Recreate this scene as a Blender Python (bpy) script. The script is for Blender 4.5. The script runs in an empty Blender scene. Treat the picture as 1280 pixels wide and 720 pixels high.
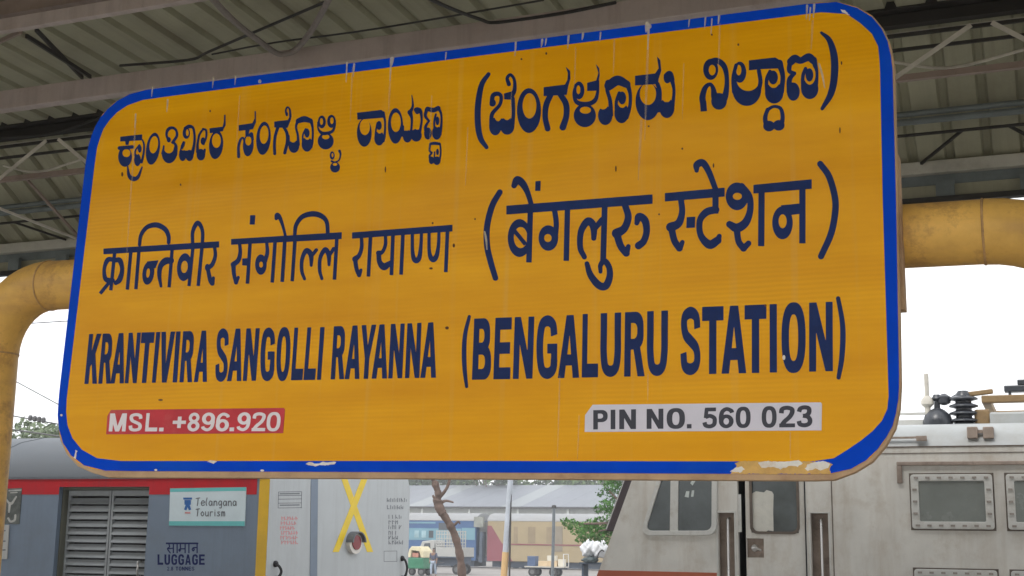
import bpy, bmesh, math, random
import numpy as np
from mathutils import Vector, Matrix, Quaternion

# ------------------------------------------------------------------ camera, sky, sun, exposure
sc = bpy.context.scene
COL = sc.collection
FPX = 1650.0                                    # focal length in photo pixels (1280 wide)
PSI, THETA, RHO = math.radians(22.2), math.atan(315/1650), 0.014
EYE = np.array([0.0, 0.0, 1.75])
CF = np.array([-math.sin(PSI)*math.cos(THETA), math.cos(PSI)*math.cos(THETA), math.sin(THETA)])
_r0 = np.array([math.cos(PSI), math.sin(PSI), 0.0])
_u0 = np.cross(_r0, CF)
CR = math.cos(RHO)*_r0 + math.sin(RHO)*_u0
CU = -math.sin(RHO)*_r0 + math.cos(RHO)*_u0
cam_d = bpy.data.cameras.new('camera'); cam = bpy.data.objects.new('camera', cam_d); COL.objects.link(cam)
cam_d.sensor_width = 36; cam_d.lens = 36*FPX/1280; cam_d.clip_start = 0.05; cam_d.clip_end = 3000
cam.matrix_world = Matrix(((CR[0], CU[0], -CF[0], EYE[0]), (CR[1], CU[1], -CF[1], EYE[1]), (CR[2], CU[2], -CF[2], EYE[2]), (0, 0, 0, 1)))
sc.camera = cam
SUN_EL, SUN_AZ = math.radians(52), math.radians(200)     # azimuth measured clockwise from +Y
world = bpy.data.worlds.new('World'); sc.world = world; world.use_nodes = True
wn, wl = world.node_tree.nodes, world.node_tree.links
wn.clear()
wo = wn.new('ShaderNodeOutputWorld'); wb = wn.new('ShaderNodeBackground'); sky = wn.new('ShaderNodeTexSky')
sky.sky_type = 'NISHITA'; sky.sun_disc = False; sky.sun_elevation = SUN_EL; sky.sun_rotation = SUN_AZ
sky.air_density = 1.0; sky.dust_density = 1.5; sky.ozone_density = 1.0
hs = wn.new('ShaderNodeHueSaturation'); hs.inputs['Saturation'].default_value = 0.12
wl.new(sky.outputs[0], hs.inputs['Color'])
cl = wn.new('ShaderNodeMix'); cl.data_type = 'RGBA'; cl.inputs['Factor'].default_value = 0.6      # even cloud veil over the whole sky
cl.inputs['B'].default_value = (6.6, 6.7, 6.9, 1); wl.new(hs.outputs[0], cl.inputs['A']); wl.new(cl.outputs['Result'], wb.inputs['Color'])
wb.inputs['Strength'].default_value = 0.13
wl.new(wb.outputs[0], wo.inputs['Surface'])
sun_d = bpy.data.lights.new('sun', 'SUN'); sun_d.energy = 0.6; sun_d.angle = math.radians(20); sun_d.color = (1.0, 0.96, 0.9)
sun = bpy.data.objects.new('sun', sun_d); COL.objects.link(sun)
sun.rotation_euler = (math.radians(90)-SUN_EL, 0, math.pi-SUN_AZ)
sun.location = (0, -30, 40)
sc.view_settings.view_transform = 'Standard'; sc.view_settings.look = 'None'
sc.view_settings.gamma = 1.0; sc.view_settings.use_curve_mapping = False
sc.view_settings.exposure = 1.2
try:
    sc.cycles.max_bounces = 8; sc.cycles.diffuse_bounces = 5
except Exception:
    pass

# ------------------------------------------------------------------ photo pixel -> place
def ray(px, py): return CF + (px-640)/FPX*CR - (py-360)/FPX*CU
def onY(px, py, Y): d = ray(px, py); return EYE + d*((Y-EYE[1])/d[1])
def onX(px, py, X): d = ray(px, py); return EYE + d*((X-EYE[0])/d[0])
def onZ(px, py, Z): d = ray(px, py); return EYE + d*((Z-EYE[2])/d[2])
def atD(px, py, D): return EYE + ray(px, py)*D

# ------------------------------------------------------------------ materials
MATS = {}
def mat(name, col, rough=0.6, metal=0.0, var=0.12, scale=4.0, bump=0.0, bscale=30.0, streak=None, streak_col=None, streak_amt=0.0,
        spec=0.5, trans=0.0, alpha=1.0, emit=None, dirt_col=None, dirt_amt=0.0, dirt_scale=1.5, coord='Object'):
    if name in MATS: return MATS[name]
    m = bpy.data.materials.new(name); m.use_nodes = True
    nt = m.node_tree; N, L = nt.nodes, nt.links
    b = N['Principled BSDF']
    b.inputs['Roughness'].default_value = rough; b.inputs['Metallic'].default_value = metal
    b.inputs['Specular IOR Level'].default_value = spec
    tc = N.new('ShaderNodeTexCoord'); co = tc.outputs[coord]
    out = None
    if var > 0:
        n = N.new('ShaderNodeTexNoise'); n.inputs['Scale'].default_value = scale; n.inputs['Detail'].default_value = 6; n.inputs['Roughness'].default_value = 0.65
        L.new(co, n.inputs['Vector'])
        r = N.new('ShaderNodeValToRGB')
        r.color_ramp.elements[0].position = 0.3; r.color_ramp.elements[1].position = 0.7
        r.color_ramp.elements[0].color = [c*(1-var) for c in col]+[1]; r.color_ramp.elements[1].color = [min(1, c*(1+var)) for c in col]+[1]
        L.new(n.outputs['Fac'], r.inputs['Fac']); out = r.outputs['Color']
        rr = N.new('ShaderNodeMapRange'); rr.inputs['To Min'].default_value = max(0.03, rough-0.12); rr.inputs['To Max'].default_value = min(1, rough+0.12)
        L.new(n.outputs['Fac'], rr.inputs['Value']); L.new(rr.outputs[0], b.inputs['Roughness'])
    else:
        b.inputs['Base Color'].default_value = list(col)+[1]
    def layer(cur, fac_socket, c2):
        mx = N.new('ShaderNodeMix'); mx.data_type = 'RGBA'
        if cur is None: mx.inputs['A'].default_value = list(col)+[1]
        else: L.new(cur, mx.inputs['A'])
        mx.inputs['B'].default_value = list(c2)+[1]
        L.new(fac_socket, mx.inputs['Factor']); return mx.outputs['Result']
    if streak is not None and streak_amt > 0:
        mp = N.new('ShaderNodeMapping'); mp.inputs['Scale'].default_value = streak
        L.new(co, mp.inputs['Vector'])
        n = N.new('ShaderNodeTexNoise'); n.inputs['Scale'].default_value = 1.0; n.inputs['Detail'].default_value = 5; n.inputs['Roughness'].default_value = 0.7
        L.new(mp.outputs[0], n.inputs['Vector'])
        rm = N.new('ShaderNodeMapRange'); rm.inputs['From Min'].default_value = 0.48; rm.inputs['From Max'].default_value = 0.72; rm.inputs['To Max'].default_value = streak_amt
        L.new(n.outputs['Fac'], rm.inputs['Value']); out = layer(out, rm.outputs[0], streak_col)
    if dirt_amt > 0:
        n = N.new('ShaderNodeTexNoise'); n.inputs['Scale'].default_value = dirt_scale; n.inputs['Detail'].default_value = 9; n.inputs['Roughness'].default_value = 0.75
        L.new(co, n.inputs['Vector'])
        rm = N.new('ShaderNodeMapRange'); rm.inputs['From Min'].default_value = 0.5; rm.inputs['From Max'].default_value = 0.68; rm.inputs['To Max'].default_value = dirt_amt
        L.new(n.outputs['Fac'], rm.inputs['Value']); out = layer(out, rm.outputs[0], dirt_col)
    if out is not None: L.new(out, b.inputs['Base Color'])
    if bump > 0:
        n = N.new('ShaderNodeTexNoise'); n.inputs['Scale'].default_value = bscale; n.inputs['Detail'].default_value = 4
        L.new(co, n.inputs['Vector'])
        bp = N.new('ShaderNodeBump'); bp.inputs['Strength'].default_value = bump; bp.inputs['Distance'].default_value = 0.01
        L.new(n.outputs['Fac'], bp.inputs['Height']); L.new(bp.outputs[0], b.inputs['Normal'])
    if trans: b.inputs['Transmission Weight'].default_value = trans
    if alpha < 1: b.inputs['Alpha'].default_value = alpha
    MATS[name] = m
    return m

# ------------------------------------------------------------------ objects
def tag(o, label=None, cat=None, group=None, kind=None):
    if label: o['label'] = label
    if cat: o['category'] = cat
    if group: o['group'] = group
    if kind: o['kind'] = kind
    return o
def thing(name, loc, label, cat, group=None):
    o = bpy.data.objects.new(name, None); o.empty_display_size = 0.2; COL.objects.link(o)
    o.location = loc
    return tag(o, label, cat, group)
def world_loc(o):
    v = Vector((0, 0, 0))
    while o is not None: v += o.location; o = o.parent
    return v
class MB:
    """collects geometry in world coordinates"""
    def __init__(s): s.v = []; s.f = []
    def add(s, vs, fs):
        k = len(s.v); s.v += [tuple(float(c) for c in p) for p in vs]; s.f += [tuple(i+k for i in f) for f in fs]; return s
    def box(s, x0, x1, y0, y1, z0, z1):
        return s.add([(x0,y0,z0),(x1,y0,z0),(x1,y1,z0),(x0,y1,z0),(x0,y0,z1),(x1,y0,z1),(x1,y1,z1),(x0,y1,z1)],
                     [(0,3,2,1),(4,5,6,7),(0,1,5,4),(1,2,6,5),(2,3,7,6),(3,0,4,7)])
    def bar(s, p, q, w, h=None, up=(0,0,1)):
        """rectangular bar from p to q, w sideways, h along up"""
        h = w if h is None else h
        p, q = Vector(p), Vector(q); d = (q-p).normalized(); up = Vector(up)
        if abs(d.dot(up)) > 0.98: up = Vector((1,0,0)) if abs(d.x) < 0.9 else Vector((0,1,0))
        a = d.cross(up).normalized()*(w/2); b = a.cross(d).normalized()*(h/2)
        vs = [p-a-b, p+a-b, p+a+b, p-a+b, q-a-b, q+a-b, q+a+b, q-a+b]
        return s.add(vs, [(0,3,2,1),(4,5,6,7),(0,1,5,4),(1,2,6,5),(2,3,7,6),(3,0,4,7)])
    def tube(s, pts, r, n=8, cap=True):
        pts = [Vector(p) for p in pts]; rs = r if isinstance(r, (list, tuple)) else [r]*len(pts)
        k = len(s.v); ref = None
        for i, p in enumerate(pts):
            t = (pts[min(i+1, len(pts)-1)]-pts[max(i-1, 0)]).normalized()
            if ref is None: ref = t.orthogonal().normalized()
            ref = (ref - t*ref.dot(t)).normalized(); b = t.cross(ref)
            for j in range(n):
                a = 2*math.pi*j/n; s.v.append(tuple(p + (ref*math.cos(a)+b*math.sin(a))*rs[i]))
        for i in range(len(pts)-1):
            for j in range(n):
                s.f.append((k+i*n+j, k+i*n+(j+1)%n, k+(i+1)*n+(j+1)%n, k+(i+1)*n+j))
        if cap:
            s.f.append(tuple(k+j for j in reversed(range(n)))); m = k+(len(pts)-1)*n; s.f.append(tuple(m+j for j in range(n)))
        return s
    def lathe(s, c, prof, n=16, axis='Z'):
        """prof: list of (r, h)"""
        k = len(s.v); c = Vector(c)
        for r, h in prof:
            for j in range(n):
                a = 2*math.pi*j/n
                q = {'Z': (r*math.cos(a), r*math.sin(a), h), 'Y': (r*math.cos(a), h, r*math.sin(a)), 'X': (h, r*math.cos(a), r*math.sin(a))}[axis]
                s.v.append(tuple(c+Vector(q)))
        for i in range(len(prof)-1):
            for j in range(n): s.f.append((k+i*n+j, k+i*n+(j+1)%n, k+(i+1)*n+(j+1)%n, k+(i+1)*n+j))
        s.f.append(tuple(k+j for j in reversed(range(n)))); m = k+(len(prof)-1)*n; s.f.append(tuple(m+j for j in range(n)))
        return s
    def prism(s, poly, off):
        """polygon (world points) extruded by vector off"""
        n = len(poly); off = Vector(off); a = [Vector(p) for p in poly]
        return s.add(a+[p+off for p in a], [tuple(reversed(range(n))), tuple(range(n, 2*n))]+[(i, (i+1)%n, n+(i+1)%n, n+i) for i in range(n)])
    def ring(s, outer, inner, off):
        """frame between two outlines with the same number of points, extruded by off"""
        n = len(outer); off = Vector(off); o = [Vector(p) for p in outer]; i_ = [Vector(p) for p in inner]
        vs = o+i_+[p+off for p in o]+[p+off for p in i_]; fs = []
        for i in range(n):
            j = (i+1) % n
            fs += [(i, n+i, n+j, j), (2*n+i, 2*n+j, 3*n+j, 3*n+i), (i, j, 2*n+j, 2*n+i), (n+i, 3*n+i, 3*n+j, n+j)]
        return s.add(vs, fs)
    def build(s, name, m, parent=None, bevel=0.0, smooth=False, seg=2):
        me = bpy.data.meshes.new(name)
        o = bpy.data.objects.new(name, me); COL.objects.link(o)
        off = Vector((0, 0, 0))
        if parent is not None: o.parent = parent; off = world_loc(parent)
        me.from_pydata([tuple(Vector(v)-off) for v in s.v], [], s.f)
        bm = bmesh.new(); bm.from_mesh(me); bmesh.ops.recalc_face_normals(bm, faces=bm.faces); bm.to_mesh(me); bm.free()
        me.materials.append(m)
        if smooth:
            for p in me.polygons: p.use_smooth = True
            try: me.set_sharp_from_angle(angle=math.radians(40))
            except Exception: pass
        if bevel > 0:
            md = o.modifiers.new('bevel', 'BEVEL'); md.width = bevel; md.segments = seg; md.limit_method = 'ANGLE'; md.angle_limit = math.radians(35)
        return o
def again(o, loc, parent=None, scale=None):
    c = o.copy(); COL.objects.link(c); c.parent = parent if parent is not None else o.parent; c.location = loc
    if scale: c.scale = scale
    return c
def structure(o): o['kind'] = 'structure'; return o
def catmull(pts, n=6):
    P = [np.array(p, float) for p in pts]
    if len(P) < 3: return P
    P = [2*P[0]-P[1]]+P+[2*P[-1]-P[-2]]; out = []
    for i in range(1, len(P)-2):
        for k in range(n):
            t = k/n
            out.append(0.5*((2*P[i])+(-P[i-1]+P[i+1])*t+(2*P[i-1]-5*P[i]+4*P[i+1]-P[i+2])*t*t+(-P[i-1]+3*P[i]-3*P[i+1]+P[i+2])*t**3))
    out.append(P[-2]); return out
def rrect(x0, x1, z0, z1, r, n=5):
    pts = []
    for cx, cz, a0 in ((x1-r, z1-r, 0), (x0+r, z1-r, 90), (x0+r, z0+r, 180), (x1-r, z0+r, 270)):
        for k in range(n+1):
            a = math.radians(a0+90*k/n); pts.append((cx+r*math.cos(a), cz+r*math.sin(a)))
    return pts

# ------------------------------------------------------------------ lettering: strokes and outlines on a fine grid, turned into one flat mesh
class Ink:
    """shapes in photo pixels; each glyph is an ordered list of add / cut operations"""
    def __init__(s, step=0.5, grow=0.0): s.step = step; s.grow = grow; s.glyphs = []; s.g = None; s.T = (0, 0, 1); s.quad = None
    def at(s, ox, oy, k): s.T = (ox, oy, k); s.quad = None; return s
    def box(s, bl, br, tr, tl): s.quad = [np.array(p, float) for p in (bl, br, tr, tl)]; return s
    def new(s): s.g = []; s.glyphs.append(s.g); return s
    def m(s, p):
        if s.quad is not None:
            x, y = p[0], p[1]; bl, br, tr, tl = s.quad
            return (tl*(1-x)+tr*x)*(1-y)+(bl*(1-x)+br*x)*y
        ox, oy, k = s.T; return np.array([ox+p[0]/k, oy+p[1]/k])
    def poly(s, pts, cut=False): s.g.append((cut, 'p', [s.m(p) for p in pts])); return s
    def cutp(s, pts): return s.poly(pts, True)
    def ell(s, cx, cy, rx, ry, sh=0.0, cut=False, n=40):
        return s.poly([(cx+rx*math.cos(t)+sh*ry*math.sin(t), cy+ry*math.sin(t)) for t in np.linspace(0, 2*math.pi, n, endpoint=False)], cut)
    def hole(s, cx, cy, rx, ry, sh=0.0): return s.ell(cx, cy, rx, ry, sh, True)
    def st(s, w, pts):
        """round stroke; w one width or a list"""
        ws = [w]*len(pts) if not isinstance(w, (list, tuple)) else list(w)
        while len(ws) < len(pts): ws.append(ws[-1])
        k = s.T[2]
        P = catmull([tuple(s.m(p))+(wi/2/k,) for p, wi in zip(pts, ws)], 6)
        s.g.append((False, 's', P)); return s
    def bar(s, w, p, q):
        p, q = np.array(p, float), np.array(q, float); d = (q-p)/np.linalg.norm(q-p); n = np.array([-d[1], d[0]])*w/2
        return s.poly([p+n, q+n, q-n, p-n])
    def pen(s, pts, wx=0.29, wy=0.17, n=8, smooth=True):
        """stroke with an elliptical pen in unit letter space, square ends"""
        P = catmull(pts, n) if smooth else [np.array(p, float) for p in pts]
        a, b = wx/2, wy/2; Lf, Rt = [], []
        for i, p in enumerate(P):
            t = P[min(i+1, len(P)-1)]-P[max(i-1, 0)]; t = t/np.linalg.norm(t); nx, ny = -t[1], t[0]
            o = np.array([a*a*nx, b*b*ny])/math.sqrt(a*a*nx*nx+b*b*ny*ny); Lf.append(p+o); Rt.append(p-o)
        for i in range(len(P)-1): s.poly([Lf[i], Lf[i+1], Rt[i+1], Rt[i]])
        return s
    def rect(s, x0, y0, x1, y1): return s.poly([(x0, y0), (x1, y0), (x1, y1), (x0, y1)])
    # ---- capitals and digits of a heavy grotesque in the unit box, y down
    def letter(s, ch, S=0.30, B=0.17):
        s.new()
        def bowl(x0, y0, x1, y1, rx, ry, cut=False):
            pts = [(x0, y0), (x1-rx, y0)]+[(x1-rx+rx*math.sin(t), y0+ry-ry*math.cos(t)) for t in np.linspace(0, math.pi/2, 7)]
            pts += [(x1-rx+rx*math.cos(t), y1-ry+ry*math.sin(t)) for t in np.linspace(0, math.pi/2, 7)]+[(x1-rx, y1), (x0, y1)]
            s.poly(pts, cut)
        def sup(cx, cy, rx, ry, cut=False, e=2.5):
            s.poly([(cx+rx*math.copysign(abs(math.cos(t))**(2/e), math.cos(t)), cy+ry*math.copysign(abs(math.sin(t))**(2/e), math.sin(t))) for t in np.linspace(0, 2*math.pi, 44, endpoint=False)], cut)
        if ch == 'K': s.rect(0, 0, S, 1).poly([(S*.9, .68), (S*.9, .44), (.64, 0), (1, 0), (.5, .56)]).poly([(.38, .46), (.60, .34), (1, 1), (.67, 1)])
        elif ch == 'R': s.poly([(.42, .5), (.74, .48), (1, 1), (.67, 1)]); s.rect(0, 0, S, 1); bowl(0, 0, .95, .58, .38, .2); bowl(S, .165, .65, .42, .2, .1, True)
        elif ch == 'P': bowl(0, 0, .98, .62, .38, .26); bowl(S, .17, .68, .45, .2, .12, True); s.rect(0, 0, S, 1)
        elif ch == 'A': s.poly([(0, 1), (.34, 0), (.66, 0), (1, 1), (.71, 1), (.655, .8), (.345, .8), (.29, 1)]).cutp([(.5, .26), (.605, .63), (.395, .63)])
        elif ch == 'N': s.rect(0, 0, .28, 1).rect(.72, 0, 1, 1).poly([(0, 0), (.30, 0), (1, 1), (.70, 1)])
        elif ch == 'M': s.rect(0, 0, .22, 1).rect(.78, 0, 1, 1).poly([(0, 0), (.28, 0), (.5, .7), (.72, 0), (1, 0), (.62, 1), (.38, 1)])
        elif ch == 'T': s.rect(0, 0, 1, .205).rect(.34, 0, .66, 1)
        elif ch == 'I': s.rect(0, 0, 1, 1)
        elif ch == 'V': s.poly([(0, 0), (.31, 0), (.5, .7), (.69, 0), (1, 0), (.66, 1), (.34, 1)])
        elif ch == 'Y': s.poly([(0, 0), (.30, 0), (.5, .42), (.70, 0), (1, 0), (.64, .62), (.64, 1), (.36, 1), (.36, .62)])
        elif ch == 'L': s.rect(0, 0, S, 1).rect(0, .79, 1, 1)
        elif ch == 'E': s.rect(0, 0, S, 1).rect(0, 0, 1, .19).rect(0, .405, .94, .585).rect(0, .815, 1, 1)
        elif ch == 'B': bowl(0, 0, .93, .53, .34, .2); bowl(0, .44, 1, 1, .36, .22); bowl(S, .165, .63, .40, .16, .1, True); bowl(S, .59, .69, .835, .18, .11, True)
        elif ch == 'U': s.pen([(S/2, 0), (S/2, .3), (S/2, .62), (.24, .85), (.5, .915), (.76, .85), (1-S/2, .62), (1-S/2, .3), (1-S/2, 0)], S, B)
        elif ch == 'O': sup(.5, .5, .5, .515); sup(.5, .5, .5-S*.98, .515-B, True)
        elif ch == '0': sup(.5, .5, .5, .51); sup(.5, .5, .5-S*.95, .51-B*.95, True)
        elif ch == 'C': s.pen([(.86, .30), (.78, .13), (.52, .08), (.24, .16), (.14, .5), (.24, .84), (.52, .92), (.78, .87), (.86, .70)], S, B)
        elif ch == 'G': s.pen([(.86, .31), (.79, .14), (.52, .075), (.24, .16), (.145, .5), (.24, .84), (.52, .925), (.80, .86), (.86, .70)], S, B).rect(.53, .45, 1, .60).rect(.72, .45, 1, .80)
        elif ch == 'S': s.pen([(.85, .31), (.79, .14), (.5, .075), (.2, .13), (.15, .27), (.25, .41), (.5, .50), (.77, .60), (.855, .74), (.78, .87), (.5, .925), (.2, .87), (.13, .68)], S*.98, B)
        elif ch == '+': s.rect(0, .42, 1, .60).rect(.36, .2, .64, .82)
        elif ch == '.': s.rect(0, .80, 1, 1)
        elif ch == '8': s.ell(.5, .265, .44, .275).ell(.5, .72, .5, .29).hole(.5, .27, .18, .115).hole(.5, .715, .2, .13)
        elif ch == '9': s.ell(.5, .32, .5, .33).pen([(.85, .3), (.86, .55), (.76, .8), (.48, .92), (.17, .84), (.1, .74)], S*.95, B*.95).hole(.5, .32, .2, .165)
        elif ch == '6': s.ell(.5, .68, .5, .33).pen([(.9, .26), (.83, .16), (.52, .08), (.24, .2), (.14, .45), (.15, .7)], S*.95, B*.95).hole(.5, .68, .2, .165)
        elif ch == '2': s.pen([(.14, .33), (.2, .14), (.5, .08), (.8, .15), (.82, .32), (.66, .52), (.36, .72), (.2, .88)], S*.95, B).rect(.02, .83, 1, 1)
        elif ch == '5': s.rect(.17, 0, .93, .17).pen([(.28, .05), (.2, .5)], S*.85, B, smooth=False).pen([(.2, .46), (.5, .40), (.8, .5), (.85, .66), (.78, .84), (.5, .92), (.2, .87), (.12, .72)], S*.95, B)
        elif ch == '3': s.pen([(.13, .28), (.22, .13), (.5, .08), (.77, .14), (.78, .33), (.62, .45), (.4, .48)], S*.95, B).pen([(.4, .47), (.7, .52), (.85, .68), (.78, .85), (.5, .92), (.2, .87), (.12, .72)], S*.95, B)
        return s
    def mesh(s, mapping):
        h = s.step; V = []; F = []; idx = {}
        def vert(x, y):
            k = (round(x*200), round(y*200))
            if k not in idx: idx[k] = len(V); V.append(mapping(x, y))
            return idx[k]
        # one joint field for all glyphs so that touching glyphs merge
        allp = np.concatenate([np.array([p[:2] for p in op[2]]) for g in s.glyphs for op in g])
        x0, y0 = np.floor(allp.min(0)-8*h-6*h); x1, y1 = np.ceil(allp.max(0)+14*h+6*h)
        nx, ny = int((x1-x0)/h)+2, int((y1-y0)/h)+2
        Fld = np.full((ny, nx), -9.0)
        for g in s.glyphs:
            gp = np.concatenate([np.array([[p[0], p[1]] for p in op[2]]) for op in g])
            rmax = max([max(p[2] for p in op[2]) for op in g if op[1] == 's'] or [0])+2*h
            ia, ib = max(0, int((gp[:, 0].min()-rmax-x0)/h)), min(nx, int((gp[:, 0].max()+rmax-x0)/h)+2)
            ja, jb = max(0, int((gp[:, 1].min()-rmax-y0)/h)), min(ny, int((gp[:, 1].max()+rmax-y0)/h)+2)
            X, Y = np.meshgrid(x0+np.arange(ia, ib)*h, y0+np.arange(ja, jb)*h)
            f = np.full(X.shape, -9.0)
            for cut, kind, P in g:
                if kind == 's':
                    d = np.full(X.shape, -9.0)
                    for a, b in zip(P[:-1], P[1:]):
                        e = b[:2]-a[:2]; L2 = e@e+1e-12
                        t = np.clip(((X-a[0])*e[0]+(Y-a[1])*e[1])/L2, 0, 1)
                        d = np.maximum(d, a[2]+(b[2]-a[2])*t-np.hypot(X-a[0]-t*e[0], Y-a[1]-t*e[1]))
                else:
                    inside = np.zeros(X.shape, bool); dist = np.full(X.shape, 99.0)
                    for a, b in zip(P, P[1:]+P[:1]):
                        e = b-a; L2 = e@e+1e-12
                        t = np.clip(((X-a[0])*e[0]+(Y-a[1])*e[1])/L2, 0, 1)
                        dist = np.minimum(dist, np.hypot(X-a[0]-t*e[0], Y-a[1]-t*e[1]))
                        if abs(e[1]) > 1e-9:
                            inside ^= ((a[1] > Y) != (b[1] > Y)) & (X < e[0]*(Y-a[1])/e[1]+a[0])
                    d = np.where(inside, dist, -dist)
                f = np.minimum(f, -d) if cut else np.maximum(f, d)
            Fld[ja:jb, ia:ib] = np.maximum(Fld[ja:jb, ia:ib], f)
        Fld += s.grow; In = Fld > 0
        for j in range(ny-1):
            row, nxt = In[j], In[j+1]
            cnt = row[:-1].astype(int)+row[1:]+nxt[:-1]+nxt[1:]
            full = cnt == 4; i = 0
            nz = np.nonzero(cnt)[0]
            if len(nz) == 0: continue
            i = nz[0]; last = nz[-1]
            ya, yb = y0+j*h, y0+(j+1)*h
            while i <= last:
                if cnt[i] == 0: i += 1; continue
                if full[i]:
                    k = i
                    while k+1 <= last and full[k+1]: k += 1
                    F.append((vert(x0+i*h, ya), vert(x0+(k+1)*h, ya), vert(x0+(k+1)*h, yb), vert(x0+i*h, yb))); i = k+1; continue
                c = [(x0+i*h, ya, Fld[j, i]), (x0+(i+1)*h, ya, Fld[j, i+1]), (x0+(i+1)*h, yb, Fld[j+1, i+1]), (x0+i*h, yb, Fld[j+1, i])]
                pts = []
                for q in range(4):
                    a, b = c[q], c[(q+1) % 4]
                    if a[2] > 0: pts.append((a[0], a[1]))
                    if (a[2] > 0) != (b[2] > 0):
                        t = a[2]/(a[2]-b[2]); pts.append((a[0]+(b[0]-a[0])*t, a[1]+(b[1]-a[1])*t))
                ids = []
                for p in pts:
                    v = vert(*p)
                    if v not in ids: ids.append(v)
                if len(ids) >= 3: F.append(tuple(ids))
                i += 1
        return V, F
    def build(s, name, m, parent, mapping):
        V, F = s.mesh(mapping)
        off = world_loc(parent)
        me = bpy.data.meshes.new(name); me.from_pydata([tuple(Vector(v)-off) for v in V], [], F); me.materials.append(m)
        o = bpy.data.objects.new(name, me); COL.objects.link(o); o.parent = parent
        return o
    def each(s, name, m, parent, mapping):
        gl = s.glyphs
        for g in gl: s.glyphs = [g]; s.build(name, m, parent, mapping)
        s.glyphs = gl
# ------------------------------------------------------------------ materials of the place
M_ground = mat('earth ground', (0.20, 0.17, 0.13), 0.95, var=0.25, scale=0.6, bump=0.4, bscale=6)
M_yard = mat('yard concrete', (0.25, 0.235, 0.22), 0.9, var=0.18, scale=0.25, bump=0.2, bscale=8, dirt_col=(0.16, 0.14, 0.12), dirt_amt=0.5, dirt_scale=0.12)
M_plat = mat('platform granite', (0.42, 0.40, 0.37), 0.6, var=0.15, scale=3, dirt_col=(0.15, 0.13, 0.11), dirt_amt=0.4, dirt_scale=0.7)
M_ballast = mat('ballast', (0.16, 0.14, 0.125), 0.95, var=0.5, scale=14, bump=1.0, bscale=20)
M_steel = mat('rail steel', (0.22, 0.17, 0.14), 0.5, 0.6, var=0.2, scale=6)
M_sleeper = mat('sleeper concrete', (0.33, 0.32, 0.30), 0.9, var=0.2, scale=4)
M_sheet = mat('roof sheet', (0.40, 0.395, 0.28), 0.6, var=0.1, scale=1.2, dirt_col=(0.24, 0.225, 0.155), dirt_amt=0.55, dirt_scale=0.8, streak=(5, 0.25, 0.25), streak_col=(0.17, 0.14, 0.10), streak_amt=0.4)
M_beam = mat('painted beam', (0.50, 0.43, 0.40), 0.7, var=0.12, scale=5, dirt_col=(0.28, 0.21, 0.17), dirt_amt=0.5, dirt_scale=2.5, streak=(7, 3, 0.6), streak_col=(0.2, 0.15, 0.12), streak_amt=0.35)
M_purlin = mat('old purlin paint', (0.32, 0.25, 0.21), 0.75, var=0.2, scale=4, dirt_col=(0.10, 0.07, 0.055), dirt_amt=0.6, dirt_scale=2)
M_dark = mat('dark iron', (0.035, 0.032, 0.028), 0.7, var=0.3, scale=6)
M_pale = mat('pale gutter paint', (0.52, 0.51, 0.44), 0.65, var=0.1, scale=3, dirt_col=(0.25, 0.23, 0.18), dirt_amt=0.5, dirt_scale=2)
M_green = mat('grey green pipe', (0.17, 0.20, 0.20), 0.6, var=0.2, scale=5)
M_lattice = mat('light lattice', (0.62, 0.59, 0.52), 0.7, var=0.2, scale=5)
M_cable = mat('black cable', (0.03, 0.028, 0.026), 0.6, var=0.2, scale=8)
M_hose = mat('grey conduit', (0.23, 0.20, 0.18), 0.65, var=0.2, scale=9)

RAIL = -0.9
# ground sheet, yard, platform, tracks
structure(MB().add([(-900, -700, -1.12), (700, -700, -1.12), (700, 900, -1.12), (-900, 900, -1.12)], [(0, 1, 2, 3)]).build('ground', M_ground))
structure(MB().box(-420, 250, 24.0, 420, -1.1, -0.45).build('yard', M_yard, bevel=0.03))
pl = MB().box(-90, 60, -2.4, 11.95, -1.1, 0.0).build('platform', M_plat, bevel=0.02); structure(pl)
cop = MB().box(-90, 60, 11.953, 12.30, -1.1, 0.012).build('platform_coping', mat('coping paint', (0.45, 0.43, 0.38), 0.7, var=0.15, scale=3, dirt_col=(0.2, 0.18, 0.15), dirt_amt=0.5), bevel=0.02); structure(cop)
def track(yc, name):
    bed = MB().prism([(-90, yc-1.75, -1.115), (-90, yc-1.3, -1.075), (-90, yc+1.3, -1.075), (-90, yc+1.75, -1.115)], (150, 0, 0)).build('track_bed', M_ballast); structure(bed)
    for s in (-0.84, 0.84):
        r = MB().box(-90, 60, yc+s-0.035, yc+s+0.035, -0.94, RAIL).box(-90, 60, yc+s-0.012, yc+s+0.012, -1.02, -0.939).box(-90, 60, yc+s-0.07, yc+s+0.07, -1.045, -1.019).build('rail', M_steel, bed)
    sl = None
    for i in range(60):
        x = -40+i*0.85
        if sl is None: sl = MB().box(-0.12, 0.12, -1.3, 1.3, -0.04, 0.035).build('sleeper', M_sleeper, bed, bevel=0.015); sl.location = (x, yc, -1.07)
        else: again(sl, (x, yc, -1.07))
YT = 14.2
track(YT, 'near'); track(19.2, 'far'); track(-4.6, 'behind')

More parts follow.
